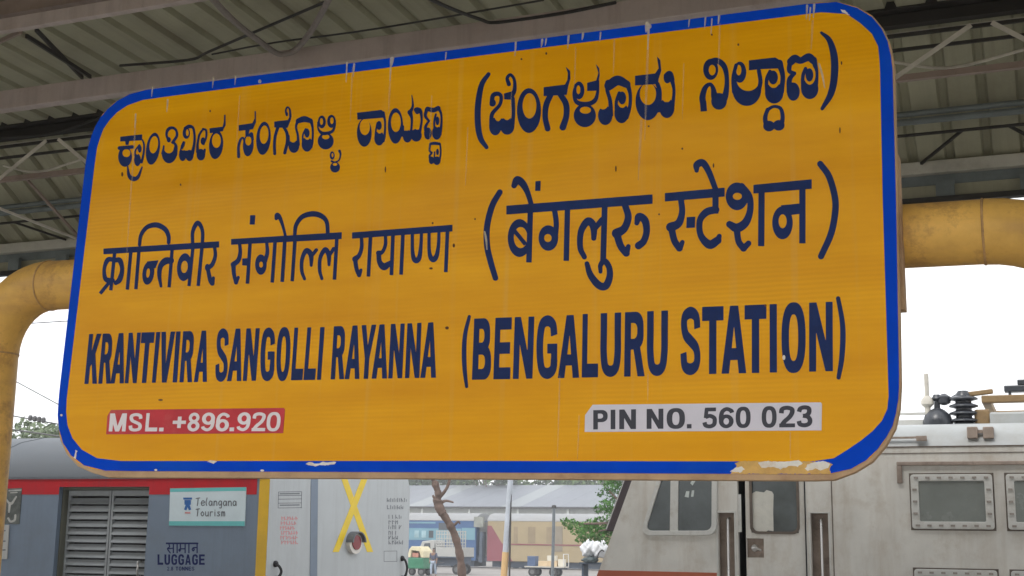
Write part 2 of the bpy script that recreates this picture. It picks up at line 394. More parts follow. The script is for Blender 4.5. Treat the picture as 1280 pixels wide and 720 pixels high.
# ------------------------------------------------------------------ platform canopy
YB, ZB = 9.4, 5.47                      # bend of the roof
SL = 0.045
YN, ZN, YNB = -0.4, 4.75, 1.3            # near eave and bend, out of view, shaped to darken the board's top
YE, ZE = 10.75, 4.62                    # far eave
def zroof(y):
    if y < YNB: return ZN+(ZB+SL*(YB-YNB)-ZN)*(y-YN)/(YNB-YN)
    return ZB+SL*(YB-y) if y <= YB else ZB+(ZE-ZB)*(y-YB)/(YE-YB)
can = thing('platform_canopy', (1.6, 8.9, 0), 'ribbed metal platform roof on steel purlins and lattice girders above the yellow board', 'canopy')
def sheet_mesh(y0, z0, y1, z1, name):
    w, pitch, rib, top, hh = 1.12, 0.28, 0.085, 0.05, 0.045
    prof = []
    for k in range(4):
        x = k*pitch
        prof += [(x, 0), (x+pitch-rib, 0), (x+pitch-rib+(rib-top)/2, hh), (x+pitch-(rib-top)/2, hh)]
    prof.append((w, 0)); prof.append((w+0.012, 0.0))
    n = len(prof); L = math.hypot(y1-y0, z1-z0); ny, nz = -(z1-z0)/L, (y1-y0)/L
    vs = []
    ys = [0, 0.5, 1]
    for t in ys:
        for x, h in prof: vs.append((x, y0+(y1-y0)*t+ny*h, z0+(z1-z0)*t+nz*h))
    for t in ys:
        for x, h in prof: vs.append((x, y0+(y1-y0)*t+ny*(h+0.002), z0+(z1-z0)*t+nz*(h+0.002)))
    fs = []; q = n*len(ys)
    for r in range(len(ys)-1):
        for i in range(n-1):
            a = r*n+i; fs += [(a, a+1, a+n+1, a+n), (q+a, q+a+n, q+a+n+1, q+a+1)]
    for r in range(len(ys)-1):
        a = r*n; fs += [(a, a+n, q+a+n, q+a)]
        a = r*n+n-1; fs += [(a, q+a, q+a+n, a+n)]
    for i in range(n-1): fs += [(i, q+i, q+i+1, i+1)]; a = (len(ys)-1)*n+i; fs += [(a, a+1, q+a+1, q+a)]
    return MB().add(vs, fs)
spans = [(YN, YNB+0.04), (YNB-0.02, YB+0.03), None]
base = can.location
for sp in range(3):
    if sp < 2:
        ya, yb = spans[sp]; dz = 0.004*sp; mb = sheet_mesh(ya, (ZN if sp == 0 else zroof(YNB)+0.001)+0.062+dz, yb, (zroof(YNB) if sp == 0 else ZB+SL*(YB-yb))+0.062+dz, 'a')
    else: mb = sheet_mesh(YB-0.02, ZB+0.055, YE, ZE+0.055, 'b')
    o = None; rng = random.Random(5+sp)
    for i in range(-27, 15):
        x = i*1.12
        if o is None: o = mb.build('roof_sheet', M_sheet, can); o.location = (x-base.x*0, 0, 0); first = o
        else: c = again(o, (x, 0, 0))
        (o if i == -27 else c).location.z += rng.uniform(-0.0015, 0.0015)
# the sheets were built round x = 0 relative to the canopy
XA, XBm = -29.5, 15.5
def along(name, y, z, w, h, m, bevel=0.004):
    return MB().box(XA, XBm, y-w/2, y+w/2, z-h/2, z+h/2).build(name, m, can, bevel=bevel)
def zat(px, py, Y): return onY(px, py, Y)[2]
# heavy beam behind the board
zb1 = zat(300, 86, 8.2); along('main_beam', 8.2, zb1, 0.10, 0.165, M_beam, 0.008)
# angle purlins nearer to the platform edge we stand on
for y, m in ((7.15, M_purlin), (6.0, M_purlin), (4.85, M_purlin), (3.3, M_purlin), (1.6, M_purlin), (0.4, M_purlin), (-0.3, M_purlin)):
    z = zroof(y)+0.06
    MB().box(XA, XBm, y-0.035, y-0.025, z-0.11, z).box(XA, XBm, y-0.0249, y+0.06, z-0.012, z-0.0005).box(XA, XBm, y-0.0249, y+0.03, z-0.11, z-0.1).build('purlin', m, can)
z = zat(100, 20, 7.0); MB().box(XA, XBm, 6.93, 6.99, z-0.05, z+0.045).build('purlin', M_beam, can, bevel=0.004)
# bend: black girder with a pale flange
zk = zat(1190, 20, YB); along('ridge_girder', YB, zk+0.01, 0.09, 0.085, M_dark)
MB().box(XA, XBm, YB+0.046, YB+0.09, zk-0.075, zk-0.055).build('ridge_flange', M_pale, can)
# lattice girder under the bend
def chord(pa, Y, r, m, name='chord'):
    z = zat(pa[0], pa[1], Y); MB().bar((XA, Y, z), (XBm, Y, z), 2*r, 2*r).build(name, m, can); return z
YG = 9.15
zt = chord((1200, 35), YG, 0.012, M_dark); zm = chord((1200, 53.5), YG+0.02, 0.011, M_dark); zl = chord((1200, 90), YG, 0.022, M_purlin)
YL = YG-0.03
xq = lambda px, py: onY(px, py, YL)[0]
b0, a0, a1, b1 = xq(1119, 105), xq(1214, 34), xq(1240, 34), xq(1330, 100)
per = b1-b0+0.06
for k in range(-11, 3):
    o_ = k*per
    MB().bar((b0+o_, YL, zl), (a0+o_, YL, zt), 0.010, 0.032).build('lattice_bar', M_lattice, can)
    MB().bar((a1+o_, YL, zt), (b1+o_, YL, zl), 0.010, 0.032).build('lattice_bar', M_lattice, can)
    MB().tube(catmull([(b0+o_-0.05, YL+0.09, zl+0.16), (b0+o_+0.36, YL+0.09, zl+0.06), (a1+o_+0.2, YL+0.09, zl+0.13)], 4), 0.011, 6).build('tie_rod', M_lattice, can, smooth=True)
# pipes along the far slope
for (p, r, m, Y) in (((1200, 136), 0.024, M_green, 10.05), ((1200, 146), 0.028, M_green, 10.06), ((1200, 163), 0.013, M_dark, 10.15)):
    z = zat(*p, Y); MB().tube([(XA, Y, z), (XBm, Y, z)], r, 8).build('service_pipe', m, can, smooth=True)
zp = zat(1200, 207, 10.6); along('gutter_beam', 10.6, zp, 0.08, 0.10, M_pale, 0.006)
zg2 = zat(1200, 223, 10.66); along('gutter', 10.70, zg2+0.01, 0.11, 0.10, M_green, 0.006); MB().box(XA, XBm, YB-0.12, YB+0.2, ZB+0.055, ZB+0.16).build('ridge_cap', M_dark, can)  # ridge cap added to block sky light leaking through the rib ends
zg3 = zat(1200, 249, 10.6); MB().box(XA, XBm, 10.55, 10.62, zg3-0.02, zg3+0.025).build('eave_angle', M_dark, can)
MB().box(XA, XBm, 10.655, 10.665, zg3-0.01, zg2).build('eave_fascia', M_sheet, can)
x = -28.0
while x < 14:
    MB().box(x, x+0.14, 10.56, 10.60, zg3+0.025, zg2-0.03).build('gutter_bracket', M_green, can); x += 0.62
# dark diagonals between the pipes and the gutter beam
zq = zat(1200, 163, 10.15)
x = -12.3
while x < 1.5:
    MB().bar((x, 10.15, zq), (x+0.33, 10.55, zp+0.03), 0.02).build('lattice_bar', M_dark, can)
    MB().bar((x+1.02, 10.15, zq), (x+0.68, 10.55, zp+0.03), 0.02).build('lattice_bar', M_dark, can); x += 1.35
# V struts between the purlin and the main beam (left), loose cables, the bent conduit
P = lambda px, py, Y: tuple(onY(px, py, Y))
zz = zat(100, 20, 7.0)
for a, b in (((45, 37), (103, 97)), ((33, 45), (113, 96))):
    MB().bar(P(*a, 7.03), P(*b, 8.13), 0.02, 0.03).build('strut', M_dark, can)
MB().bar(P(26, 40, 6.99), P(-45, 72, 7.9), 0.02, 0.03).build('strut', M_purlin, can)
MB().tube(catmull([P(250, -18, 6.6), P(292, 26, 7.2), P(325, 52, 7.75), P(345, 66, 8.0), P(358, 67, 8.05), P(372, 60, 8.0), P(392, 34, 7.6), P(418, -14, 6.6)], 6), 0.022, 8).build('bent_conduit', M_hose, can, smooth=True)
MB().tube(catmull([P(520, -10, 6.9), P(560, 9, 7.4), P(600, 24, 7.95), P(622, 28, 8.14), P(700, 17, 8.14), P(770, 3, 8.14)], 5), 0.013, 6).build('cable', M_cable, can, smooth=True)
MB().tube(catmull([P(150, 82, 8.14), P(235, 75, 8.1), P(260, 65, 8.0), P(330, 35, 7.6), P(412, 0, 7.1)], 5), 0.011, 6).build('cable', M_cable, can, smooth=True)
MB().tube(catmull([P(265, 68, 8.05), P(345, 53, 7.9), P(470, 36, 7.8), P(680, 0, 7.8)], 5), 0.007, 6).build('cable', M_cable, can, smooth=True)
MB().tube(catmull([P(-30, 172, 9.2), P(60, 168, 9.2), P(140, 142, 9.2)], 5), 0.012, 6).build('cable', M_cable, can, smooth=True)
# columns and rafters carry the roof
for cx_ in (1.7, -14.4, -24.0, 11.0):
    MB().box(cx_-0.1, cx_+0.1, 8.85, 9.05, 0.0, 5.25).box(cx_-0.2, cx_+0.2, 8.75, 9.15, 0.0, 0.03).build('column', M_beam, can, bevel=0.01)
    MB().box(cx_-0.1, cx_+0.1, 1.5, 1.7, 0.0, 5.6).box(cx_-0.2, cx_+0.2, 1.4, 1.8, 0.0, 0.03).build('column', M_beam, can, bevel=0.01)
    MB().bar((cx_, YN+.1, ZN-.02), (cx_, YNB, zroof(YNB)-0.1), 0.1, 0.14).bar((cx_, YNB, zroof(YNB)-0.1), (cx_, 9.35, zroof(9.35)-0.1), 0.12, 0.2).bar((cx_, 9.3, ZB-0.12), (cx_, 10.6, ZE-0.02), 0.1, 0.14).build('rafter', M_purlin, can)
# cross bars and braces seen in the shade at the far left
for xx in (-9.9, -8.6, -11.4):
    MB().bar((xx, YG+0.05, zl), (xx-0.45, 10.5, zp+0.02), 0.022).build('strut', M_purlin, can)
    MB().bar((xx-0.95, YG+0.05, zl), (xx-0.5, 10.5, zp+0.02), 0.022).build('strut', M_lattice, can)
# ------------------------------------------------------------------ the station name board
SC = np.array([-1.93508114, 4.0, 2.70984871]); SA = np.array([0.99990954, -0.00851348, -0.01041321])
SBv = np.array([0.02004609, 0.03349209, 0.99923793]); SBv = SBv-SA*(SBv@SA); SBv /= np.linalg.norm(SBv)
SN = np.cross(SA, SBv); SN = SN if SN[1] < 0 else -SN        # points to the viewer
def onS(px, py, off=0.0):
    """photo pixel -> point on the board, off metres proud of the yellow face"""
    d = ray(px, py); p = EYE+d*(((SC-EYE)@SN)/(d@SN)); return p+SN*off

def yellow_sheet():
    m = bpy.data.materials.new('yellow reflective sheet'); m.use_nodes = True
    N, L = m.node_tree.nodes, m.node_tree.links; b = N['Principled BSDF']
    tc = N.new('ShaderNodeTexCoord')
    n = N.new('ShaderNodeTexNoise'); n.inputs['Scale'].default_value = 1.6; n.inputs['Detail'].default_value = 7; n.inputs['Roughness'].default_value = 0.6
    mp = N.new('ShaderNodeMapping'); mp.inputs['Scale'].default_value = (0.5, 1, 3.2); L.new(tc.outputs['Object'], mp.inputs['Vector']); L.new(mp.outputs[0], n.inputs['Vector'])
    r = N.new('ShaderNodeValToRGB'); r.color_ramp.elements[0].position = 0.32; r.color_ramp.elements[1].position = 0.72
    r.color_ramp.elements[0].color = (0.69, 0.295, 0.0005, 1); r.color_ramp.elements[1].color = (0.86, 0.415, 0.003, 1); L.new(n.outputs['Fac'], r.inputs['Fac'])  # broad wavy bands of tone, sheen painted into the yellow
    # fine horizontal ribs of the sheeting, fading in and out
    wv = N.new('ShaderNodeTexWave'); wv.wave_type = 'BANDS'; wv.bands_direction = 'Z'; wv.wave_profile = 'SIN'
    wv.inputs['Scale'].default_value = 21; wv.inputs['Distortion'].default_value = 1.2; wv.inputs['Detail'].default_value = 2; wv.inputs['Detail Scale'].default_value = 0.6; L.new(tc.outputs['Object'], wv.inputs['Vector'])
    n2 = N.new('ShaderNodeTexNoise'); n2.inputs['Scale'].default_value = 1.4; n2.inputs['Detail'].default_value = 3; L.new(mp.outputs[0], n2.inputs['Vector'])
    rmk = N.new('ShaderNodeMapRange'); rmk.inputs['From Min'].default_value = 0.42; rmk.inputs['From Max'].default_value = 0.66; rmk.inputs['To Max'].default_value = 0.36; L.new(n2.outputs['Fac'], rmk.inputs['Value'])
    rm = N.new('ShaderNodeMath'); rm.operation = 'MULTIPLY'; L.new(wv.outputs['Fac'], rm.inputs[0]); L.new(rmk.outputs[0], rm.inputs[1])
    mx = N.new('ShaderNodeMix'); mx.data_type = 'RGBA'; L.new(rm.outputs[0], mx.inputs['Factor']); L.new(r.outputs['Color'], mx.inputs['A']); mx.inputs['B'].default_value = (0.62, 0.255, 0.001, 1)
    # dull vertical wash marks
    mp3 = N.new('ShaderNodeMapping'); mp3.inputs['Scale'].default_value = (22, 1, 0.5); L.new(tc.outputs['Object'], mp3.inputs['Vector'])
    n3 = N.new('ShaderNodeTexNoise'); n3.inputs['Scale'].default_value = 1.0; n3.inputs['Detail'].default_value = 5; L.new(mp3.outputs[0], n3.inputs['Vector'])
    rm3 = N.new('ShaderNodeMapRange'); rm3.inputs['From Min'].default_value = 0.58; rm3.inputs['From Max'].default_value = 0.8; rm3.inputs['To Max'].default_value = 0.2; L.new(n3.outputs['Fac'], rm3.inputs['Value'])
    mx3 = N.new('ShaderNodeMix'); mx3.data_type = 'RGBA'; L.new(rm3.outputs[0], mx3.inputs['Factor']); L.new(mx.outputs['Result'], mx3.inputs['A']); mx3.inputs['B'].default_value = (0.66, 0.44, 0.16, 1)
    L.new(mx3.outputs['Result'], b.inputs['Base Color'])
    b.inputs['Roughness'].default_value = 0.2; b.inputs['Specular IOR Level'].default_value = 0.09
    n4 = N.new('ShaderNodeTexNoise'); n4.inputs['Scale'].default_value = 2.2; n4.inputs['Detail'].default_value = 2; L.new(tc.outputs['Object'], n4.inputs['Vector'])
    bp = N.new('ShaderNodeBump'); bp.inputs['Strength'].default_value = 0.5; bp.inputs['Distance'].default_value = 0.03; L.new(n4.outputs['Fac'], bp.inputs['Height']); L.new(bp.outputs[0], b.inputs['Normal'])
    return m
M_yellow = yellow_sheet()
M_blue = mat('border blue', (0.0005, 0.055, 0.50), 0.42, spec=0.03, var=0.15, scale=3, dirt_col=(0.008, 0.10, 0.42), dirt_amt=0.5, dirt_scale=2)
M_ink = mat('navy ink', (0.006, 0.02, 0.095), 0.42, spec=0.12, var=0.25, scale=5, dirt_col=(0.012, 0.042, 0.16), dirt_amt=0.5, dirt_scale=3)
M_tan = mat('rusty backing', (0.44, 0.29, 0.16), 0.75, var=0.15, scale=6, dirt_col=(0.24, 0.12, 0.06), dirt_amt=0.55, dirt_scale=5)
M_chip = mat('bare white backing', (0.72, 0.68, 0.60), 0.7, var=0.12, scale=30, dirt_col=(0.55, 0.35, 0.16), dirt_amt=0.6, dirt_scale=14)
M_chipy = mat('torn yellow backing', (0.60, 0.36, 0.10), 0.7, var=0.15, scale=25, dirt_col=(0.40, 0.20, 0.06), dirt_amt=0.6, dirt_scale=14)
M_redp = mat('red plate', (0.52, 0.045, 0.055), 0.5, spec=0.15, var=0.15, scale=8, dirt_col=(0.50, 0.16, 0.12), dirt_amt=0.5, dirt_scale=5)
M_whitep = mat('white plate', (0.62, 0.59, 0.64), 0.5, var=0.06, scale=8)
M_white_ink = mat('white ink', (0.72, 0.66, 0.66), 0.5, var=0.06, scale=8)
M_black_ink = mat('black ink', (0.018, 0.018, 0.03), 0.5, var=0.1, scale=8)
M_drop = mat('dried droppings', (0.72, 0.62, 0.44), 0.9, var=0.25, scale=60)
M_drop.node_tree.nodes['Principled BSDF'].inputs['Alpha'].default_value = 0.55
M_dropf = mat('faint wash streak', (0.72, 0.58, 0.36), 0.9, var=0.25, scale=40)
M_dropf.node_tree.nodes['Principled BSDF'].inputs['Alpha'].default_value = 0.22
M_rust = mat('rust spot', (0.10, 0.035, 0.012), 0.9, var=0.3, scale=60)

board = thing('station_name_board', tuple(onS(600, 590)), 'large yellow station name board with blue border in three scripts, fixed to a pipe arch', 'sign')
outer = [(107,205),(111.5,178),(118,160),(128,143),(142,129),(160,118.5),(180,112.7), (600,58.1), (1020,3.5),(1046,2.5),(1068,8),(1088,19),(1102,36),(1111,55),(1115.5,80),
         (1120,250),(1124,480),(1122.5,505),(1117,530),(1105,552),(1088,572),(1066,585.5),(1040,592),(1015,592.8),(600,590.6),(135,588.8),(115,586),(97,578),(83,563),(75,545),(72,522),(73.5,495)]
inner = [(118.5,205),(122,181),(129.5,161),(142,143.5),(160,131.5),(180,124.5),(600,69.5),(1035,14.2),(1050,13),(1063,20),(1076,29.5),(1088,40),(1097,51),(1100,80),(1103.5,250),(1108,400),(1111,500),
         (1109,512),(1102,527),(1086,544),(1062,560.5),(1044,572),(1034,577),(600,576.2),(140,576.3),(122,573),(105,565),(93,552),(85.5,538),(82.5,520),(83.5,498)]
# backing panel: a little larger than the printed sheet, 35 mm deep
cen = np.array([600, 300.])
def grow(p):
    x, y = p; return (x+(2.2 if x > 600 else -0.4), y+(8.0 if y > 500 and 130 < x < 1060 else (5.0 if y > 500 else -0.6)))
MB().prism([onS(*grow(p), -0.002) for p in outer], -SN*0.035).build('backing_panel', M_tan, board, bevel=0.003)
MB().prism([onS(*p, 0.0) for p in outer], -SN*0.0018).build('yellow_sheet', M_yellow, board)
# blue border: ring between both outlines (flat film)
def ring_mesh(o_, i_, off):
    def resample(P, n=160):
        P = [np.array(p, float) for p in P]+[np.array(P[0], float)]
        out = []
        ang = [math.atan2(p[1]-300, p[0]-600) for p in P]
        Q = []
        for a, b in zip(P[:-1], P[1:]):
            for t in np.linspace(0, 1, 24, endpoint=False): Q.append(a+(b-a)*t)
        Q = np.array(Q); th = np.arctan2((Q[:, 1]-300)*1.9, Q[:, 0]-600)
        k = np.argsort(th); th, Q = th[k], Q[k]
        tt = np.linspace(-math.pi, math.pi, n, endpoint=False)
        return [(np.interp(t, th, Q[:, 0], period=2*math.pi), np.interp(t, th, Q[:, 1], period=2*math.pi)) for t in tt]
    A, B = resample(o_), resample(i_); n = len(A)
    V = [onS(*p, off) for p in A]+[onS(*p, off) for p in B]
    return MB().add(V, [(i, (i+1) % n, n+(i+1) % n, n+i) for i in range(n)])
ring_mesh(outer, inner, 0.0008).build('blue_border', M_blue, board)

# ---- Kannada line
K = Ink(0.5)
K.at(140, 150, 10)
K.new().poly([(105,210),(380,180),(378,255),(105,270)]).poly([(165,262),(220,258),(208,312),(172,312)]).st(46, [(95,352),(255,338)])
K.new().ell(165,460,86,126).hole(182,415,50,50)
K.new().ell(320,500,42,78).st(20, [(290,450),(296,380),(345,312)]).ell(348,362,24,48).st([20,24,26,30], [(382,250),(402,310),(396,420),(372,530)]).hole(318,412,12,24)
K.new().st([16,44,60,42,18], [(198,585),(214,690),(262,735),(325,715),(378,590)])
K.new().ell(514,360,86,200,-0.12).hole(524,310,54,108,-0.1)
K.new().ell(720,410,96,132,-0.04).hole(712,348,62,70).cutp([(560,260),(780,260),(780,345),(655,345),(620,300)])
K.g.append(K.g.pop()); K.st([30,30,40,36,30,34,36], [(702,250),(683,180),(705,118),(757,98),(803,130),(812,200),(760,282)]).ell(712,248,26,34).st([34,32,34], [(770,280),(805,330),(800,440)]).st([20,34], [(650,325),(635,420)])
K.at(220, 140, 10)
K.new().ell(130,265,46,72).hole(143,260,18,42).st([36,48,32,30,34,44], [(115,205),(165,182),(215,200),(233,290),(230,400),(205,520)])
K.new().ell(85,540,46,75).ell(170,545,50,70).poly([(42,490),(215,480),(215,545),(42,545)]).st([34,40,26], [(100,382),(82,430),(60,490)]).hole(92,472,22,10)
K.new().st([24,28,30,40], [(345,212),(295,285),(272,400),(272,500)]).st([26,28,26,30], [(340,212),(378,232),(378,320),(345,400)]).ell(340,365,30,48).ell(313,535,54,72).st(26, [(362,470),(350,540)])
K.new().ell(503,412,88,178,-0.07).hole(507,360,56,90).poly([(420,205),(585,185),(600,120),(604,35),(622,35),(622,170),(596,215),(590,240),(425,268)])
K.new().ell(905,415,66,140,-0.05).hole(906,362,38,58).cutp([(800,260),(872,260),(858,330),(836,330)]).poly([(785,165),(958,140),(985,80),(984,-10),(1001,-10),(1001,130),(965,215),(785,238)]).poly([(868,230),(925,212),(905,300),(870,300)]).st([38,34,30,22,24], [(785,560),(783,440),(808,348),(842,325),(862,400)]).st([24,28,26], [(905,300),(948,268),(962,345)])
K.new().ell(1095,330,90,207,-0.06).hole(1103,285,55,115,-0.05)
K.at(320, 140, 10)
K.new().poly([(230,120),(400,100),(420,60),(428,20),(440,20),(440,90),(410,165),(395,200),(230,195)]).st([26,24,22,24,28], [(388,42),(374,-10),(392,-58),(424,-30),(432,60)]).ell(386,25,16,26)
K.new().st([40,36,36,38], [(278,185),(242,300),(232,420),(236,522)]).st([34,40,40,40], [(345,185),(388,265),(394,370),(362,512)])
K.new().ell(475,430,66,82).hole(466,330,44,52).cutp([(330,260),(420,260),(420,380),(400,380)]).st([30,32,30,30], [(408,300),(412,380),(440,440),(470,450)]).st([40,30,28,40], [(530,410),(524,290),(502,190),(525,110)]).st([62,76,60], [(530,112),(605,90),(680,110)]).st([46,28,28,44], [(690,110),(710,210),(708,360),(685,440)]).ell(640,405,68,92).hole(644,275,46,74).ell(640,265,32,58).st(22, [(586,400),(588,290),(622,214)])
K.new().ell(825,125,50,80).hole(820,120,20,42).ell(945,118,54,82).hole(950,110,22,42).st([20,24,42,42,36,26,20], [(776,130),(780,210),(822,262),(880,268),(955,242),(985,180),(992,110)])
K.new().ell(873,365,100,104).hole(873,312,46,30)
K.new().ell(955,545,31,52).hole(958,540,12,26).st([34,22,20,24,24], [(1045,488),(1058,530),(1040,600),(990,630),(945,615)]).ell(990,692,62,66).hole(990,655,28,18)
K.at(435, 130, 10)
K.new().ell(205,360,92,176).hole(212,290,64,100).poly([(115,110),(420,75),(452,112),(442,172),(120,198)]).st([42,26,28,42], [(440,112),(464,220),(460,380),(440,460)])
K.new().ell(392,430,62,90).hole(398,295,44,76).ell(390,270,34,56).st([26,22], [(345,440),(350,330),(368,240)])
K.new().ell(595,275,95,222).hole(600,230,62,122)
K.new().ell(745,405,58,78).ell(855,392,68,80).poly([(640,345),(700,335),(890,325),(885,410),(650,410)]).hole(738,250,44,86).hole(866,225,46,98).st([62,34,28,34], [(775,105),(798,180),(795,300),(780,380)]).st([46,28,10], [(785,95),(812,20),(800,-110)]).st([66,46,28,34], [(858,75),(905,85),(922,200),(900,350)]).ell(868,85,34,44).st(26, [(690,280),(690,360)])
K.new().st([56,58,56], [(995,62),(1070,78),(1130,52)]).st([44,38,28], [(985,70),(968,150),(1015,215)]).st([28,36,44], [(1010,218),(970,290),(985,380)]).ell(1000,370,48,76).st([42,28,30,44], [(1130,48),(1166,130),(1168,260),(1148,380)]).ell(1110,362,58,86).hole(1118,215,36,78).ell(1120,212,24,54).st(26, [(1082,350),(1080,220),(1100,130)])
K.new().st([34,40,36], [(1035,498),(1085,492),(1145,500)]).st(26, [(1028,505),(1022,585),(1048,612),(1022,650),(1032,720)]).st(22, [(1152,500),(1160,600),(1148,710)]).ell(1120,600,18,40).ell(1045,705,34,48).ell(1112,710,46,54).st(18, [(1085,600),(1078,690)])
K.at(585, 70, 6)
K.new().st([30,40,46,46,42,30], [(155,137),(102,220),(76,370),(76,520),(96,620),(140,685)])
K.new().ell(205,530,46,66).ell(295,525,54,66).poly([(160,470),(345,470),(345,530),(160,530)]).hole(226,448,26,42).hole(293,402,40,80).st([32,34,32,28,26,30], [(178,362),(188,298),(225,284),(249,305),(240,365),(185,430),(175,480)]).ell(186,352,24,28).st(28, [(338,320),(342,420),(336,510)]).poly([(270,282),(342,262),(346,330),(272,326)]).st([32,26,24,24,30,42], [(307,212),(295,168),(320,142),(348,180),(350,255),(325,300)])
K.new().ell(458,410,90,168).hole(462,375,52,95)
K.new().poly([(568,235),(728,215),(746,180),(750,130),(733,80),(766,112),(769,170),(752,230),(742,292),(568,302)]).st([42,44,42,44], [(622,290),(587,370),(580,460),(598,545)]).st([42,46,44,50], [(690,285),(735,360),(738,450),(712,535)])
K.at(710, 65, 6.857)
K.new().ell(95,330,46,76).hole(90,325,17,38).st([22,24,38,38,38,26,22], [(66,285),(50,360),(78,432),(160,447),(228,420),(254,350),(258,250)]).poly([(165,265),(243,245),(262,180),(238,103),(268,138),(273,200),(256,290),(246,332),(165,336)])
K.new().ell(145,545,95,100).hole(150,500,48,30)
K.new().ell(320,545,62,82).hole(302,445,42,48).st([40,34,34,52], [(368,540),(362,420),(338,330),(345,265)]).st([80,84,64], [(352,290),(425,245),(505,278)]).st([46,30,30,46], [(512,280),(534,365),(530,470),(498,560)]).ell(460,525,62,86).hole(466,402,46,78).ell(465,395,34,55).st([32,28], [(418,530),(415,430),(440,352)])
K.new().ell(685,425,106,160).hole(686,360,70,95).poly([(575,205),(748,185),(778,140),(763,38),(791,70),(801,160),(778,230),(772,275),(575,288)]).st(36, [(768,275),(786,340),(784,450)])
K.new().ell(848,482,64,85).hole(846,345,48,90).poly([(760,430),(900,430),(890,500),(770,520)]).st([42,26,32], [(888,225),(909,330),(898,460)]).ell(852,222,32,48).st([50,56,40], [(846,205),(872,192),(894,235)])
K.at(865, 40, 5.76)
K.new().ell(135,270,54,76).hole(146,275,25,38).st([42,42,40,32,46,60], [(120,222),(180,207),(234,252),(252,350),(238,465),(195,525)]).bar(46,(80,500),(86,572)).st([46,44,36,26,32,54,76], [(82,520),(76,468),(96,402),(130,377),(152,405),(166,470),(200,500)]).ell(195,500,56,60)
K.new().ell(395,415,104,118).hole(404,340,84,86).cutp([(280,200),(500,200),(500,300),(330,330),(280,330)])
K.new().ell(345,290,46,76).hole(337,275,19,38).st([26,26,40], [(318,240),(297,330),(308,430)]).st(30, [(482,280),(493,360),(478,430)]).poly([(410,205),(600,184),(640,208),(652,262),(500,268),(410,277)]).st([50,34,38], [(630,225),(654,320),(644,430)])
K.new().ell(592,440,66,76).hole(588,330,48,74).ell(585,328,34,50).st(26, [(540,440),(538,345),(562,285)])
K.new().st([24,22,26,30,32], [(545,560),(590,537),(638,552),(653,610),(645,670)]).st([28,32,36], [(545,560),(527,620),(537,680)]).ell(555,678,42,38).ell(625,673,42,38).hole(590,600,44,38)
K.new().st([55,56,46,56,50], [(712,215),(742,192),(782,207),(840,182),(876,210)]).st([36,32,26], [(706,220),(701,280),(738,300)]).st([26,36,48], [(738,298),(702,345),(706,430)]).ell(730,430,46,66).st([42,28,36], [(878,200),(897,300),(888,400)]).ell(848,410,62,74).hole(848,310,42,70).ell(846,310,28,48).st(26, [(798,410),(799,320),(818,265)])
K.new().st([20,40,52,52,46,26], [(932,6),(990,62),(1024,180),(1024,330),(998,450),(938,552)])
K.build('kannada_lettering', M_ink, board, lambda x, y: onS(x, y, 0.0012))['label'] = 'navy Kannada lettering across the upper part of the board'

# ---- Hindi line
D = Ink(0.5)
D.at(115, 265, 6.547)
D.new().poly([(95,300),(1042,240),(1042,291),(95,347)])
D.new().st([34,40,28,36,46,40], [(180,392),(132,392),(102,460),(108,540),(140,562),(168,560)]).st([34,44,34,44,34], [(185,397),(228,397),(248,470),(228,552),(196,582)]).bar(28,(187,330),(155,642)).bar(28,(140,580),(68,668))
D.new().bar(28,(320,315),(290,636)).bar(28,(387,300),(360,632)).st([27,30,36,44,40,34,30], [(390,268),(402,190),(452,125),(530,107),(600,142),(628,200),(628,250)])
D.new().ell(462,500,48,96,-0.1).hole(460,500,15,38,-0.1).poly([(450,405),(546,395),(522,460),(470,462)])
D.new().st([50,56,42,34,22], [(648,398),(602,402),(562,445),(552,520),(566,608)]).bar(27,(657,310),(632,617))
D.new().ell(757,452,60,114,-0.06).hole(757,450,28,50,-0.06).bar(27,(827,290),(795,607)).bar(28,(902,280),(870,606)).st([27,30,38,30,28], [(825,262),(826,160),(866,90),(904,150),(905,262)])
D.new().st([27,30,34,42], [(1004,285),(1010,360),(985,430),(948,458)]).ell(945,455,20,30).st([32,36,38], [(950,470),(968,555),(985,585)]).st([36,26], [(985,585),(995,540)])
D.at(280, 260, 7.2)
D.new().poly([(65,280),(1062,218),(1060,280),(65,332)]).poly([(237,65),(284,65),(278,150),(232,150)])
D.new().st([30,34,42,48], [(142,322),(147,400),(130,470),(85,510)]).st([42,36,36], [(85,510),(92,600),(110,672)]).st([34,28], [(110,672),(130,625)]).poly([(165,455),(240,450),(235,522),(165,517)]).bar(32,(236,315),(212,682))
D.new().st([28,34,38], [(385,310),(391,400),(370,480)]).ell(333,510,52,92).hole(335,510,17,27).bar(32,(461,300),(435,672))
D.new().bar(33,(550,270),(525,666)).st([32,44,38,28,25], [(472,95),(480,65),(502,85),(532,165),(556,262)])
D.new().bar(32,(640,290),(615,660)).st([30,36,42,50,48,38,34], [(637,255),(648,160),(702,82),(790,54),(868,68),(924,122),(936,235)])
D.new().st([28,32,34,42,48,42,26], [(726,638),(702,570),(702,470),(737,387),(770,398),(786,440),(786,518)]).st([30,32], [(790,432),(832,378)])
D.new().st([28,32,34,42,44,40,26], [(882,636),(862,560),(867,450),(907,377),(932,392),(946,440),(946,512)]).st([30,34], [(948,430),(988,368)]).bar(32,(1017,270),(995,646))
D.at(430, 270, 8)
D.new().poly([(82,165),(1086,88),(1086,155),(82,228)])
D.new().st([34,38,42,58], [(176,220),(178,310),(155,390),(112,432)]).st([46,42,42], [(112,432),(127,530),(152,592)]).st([36,30], [(155,595),(172,540)]).bar(37,(266,205),(245,607))
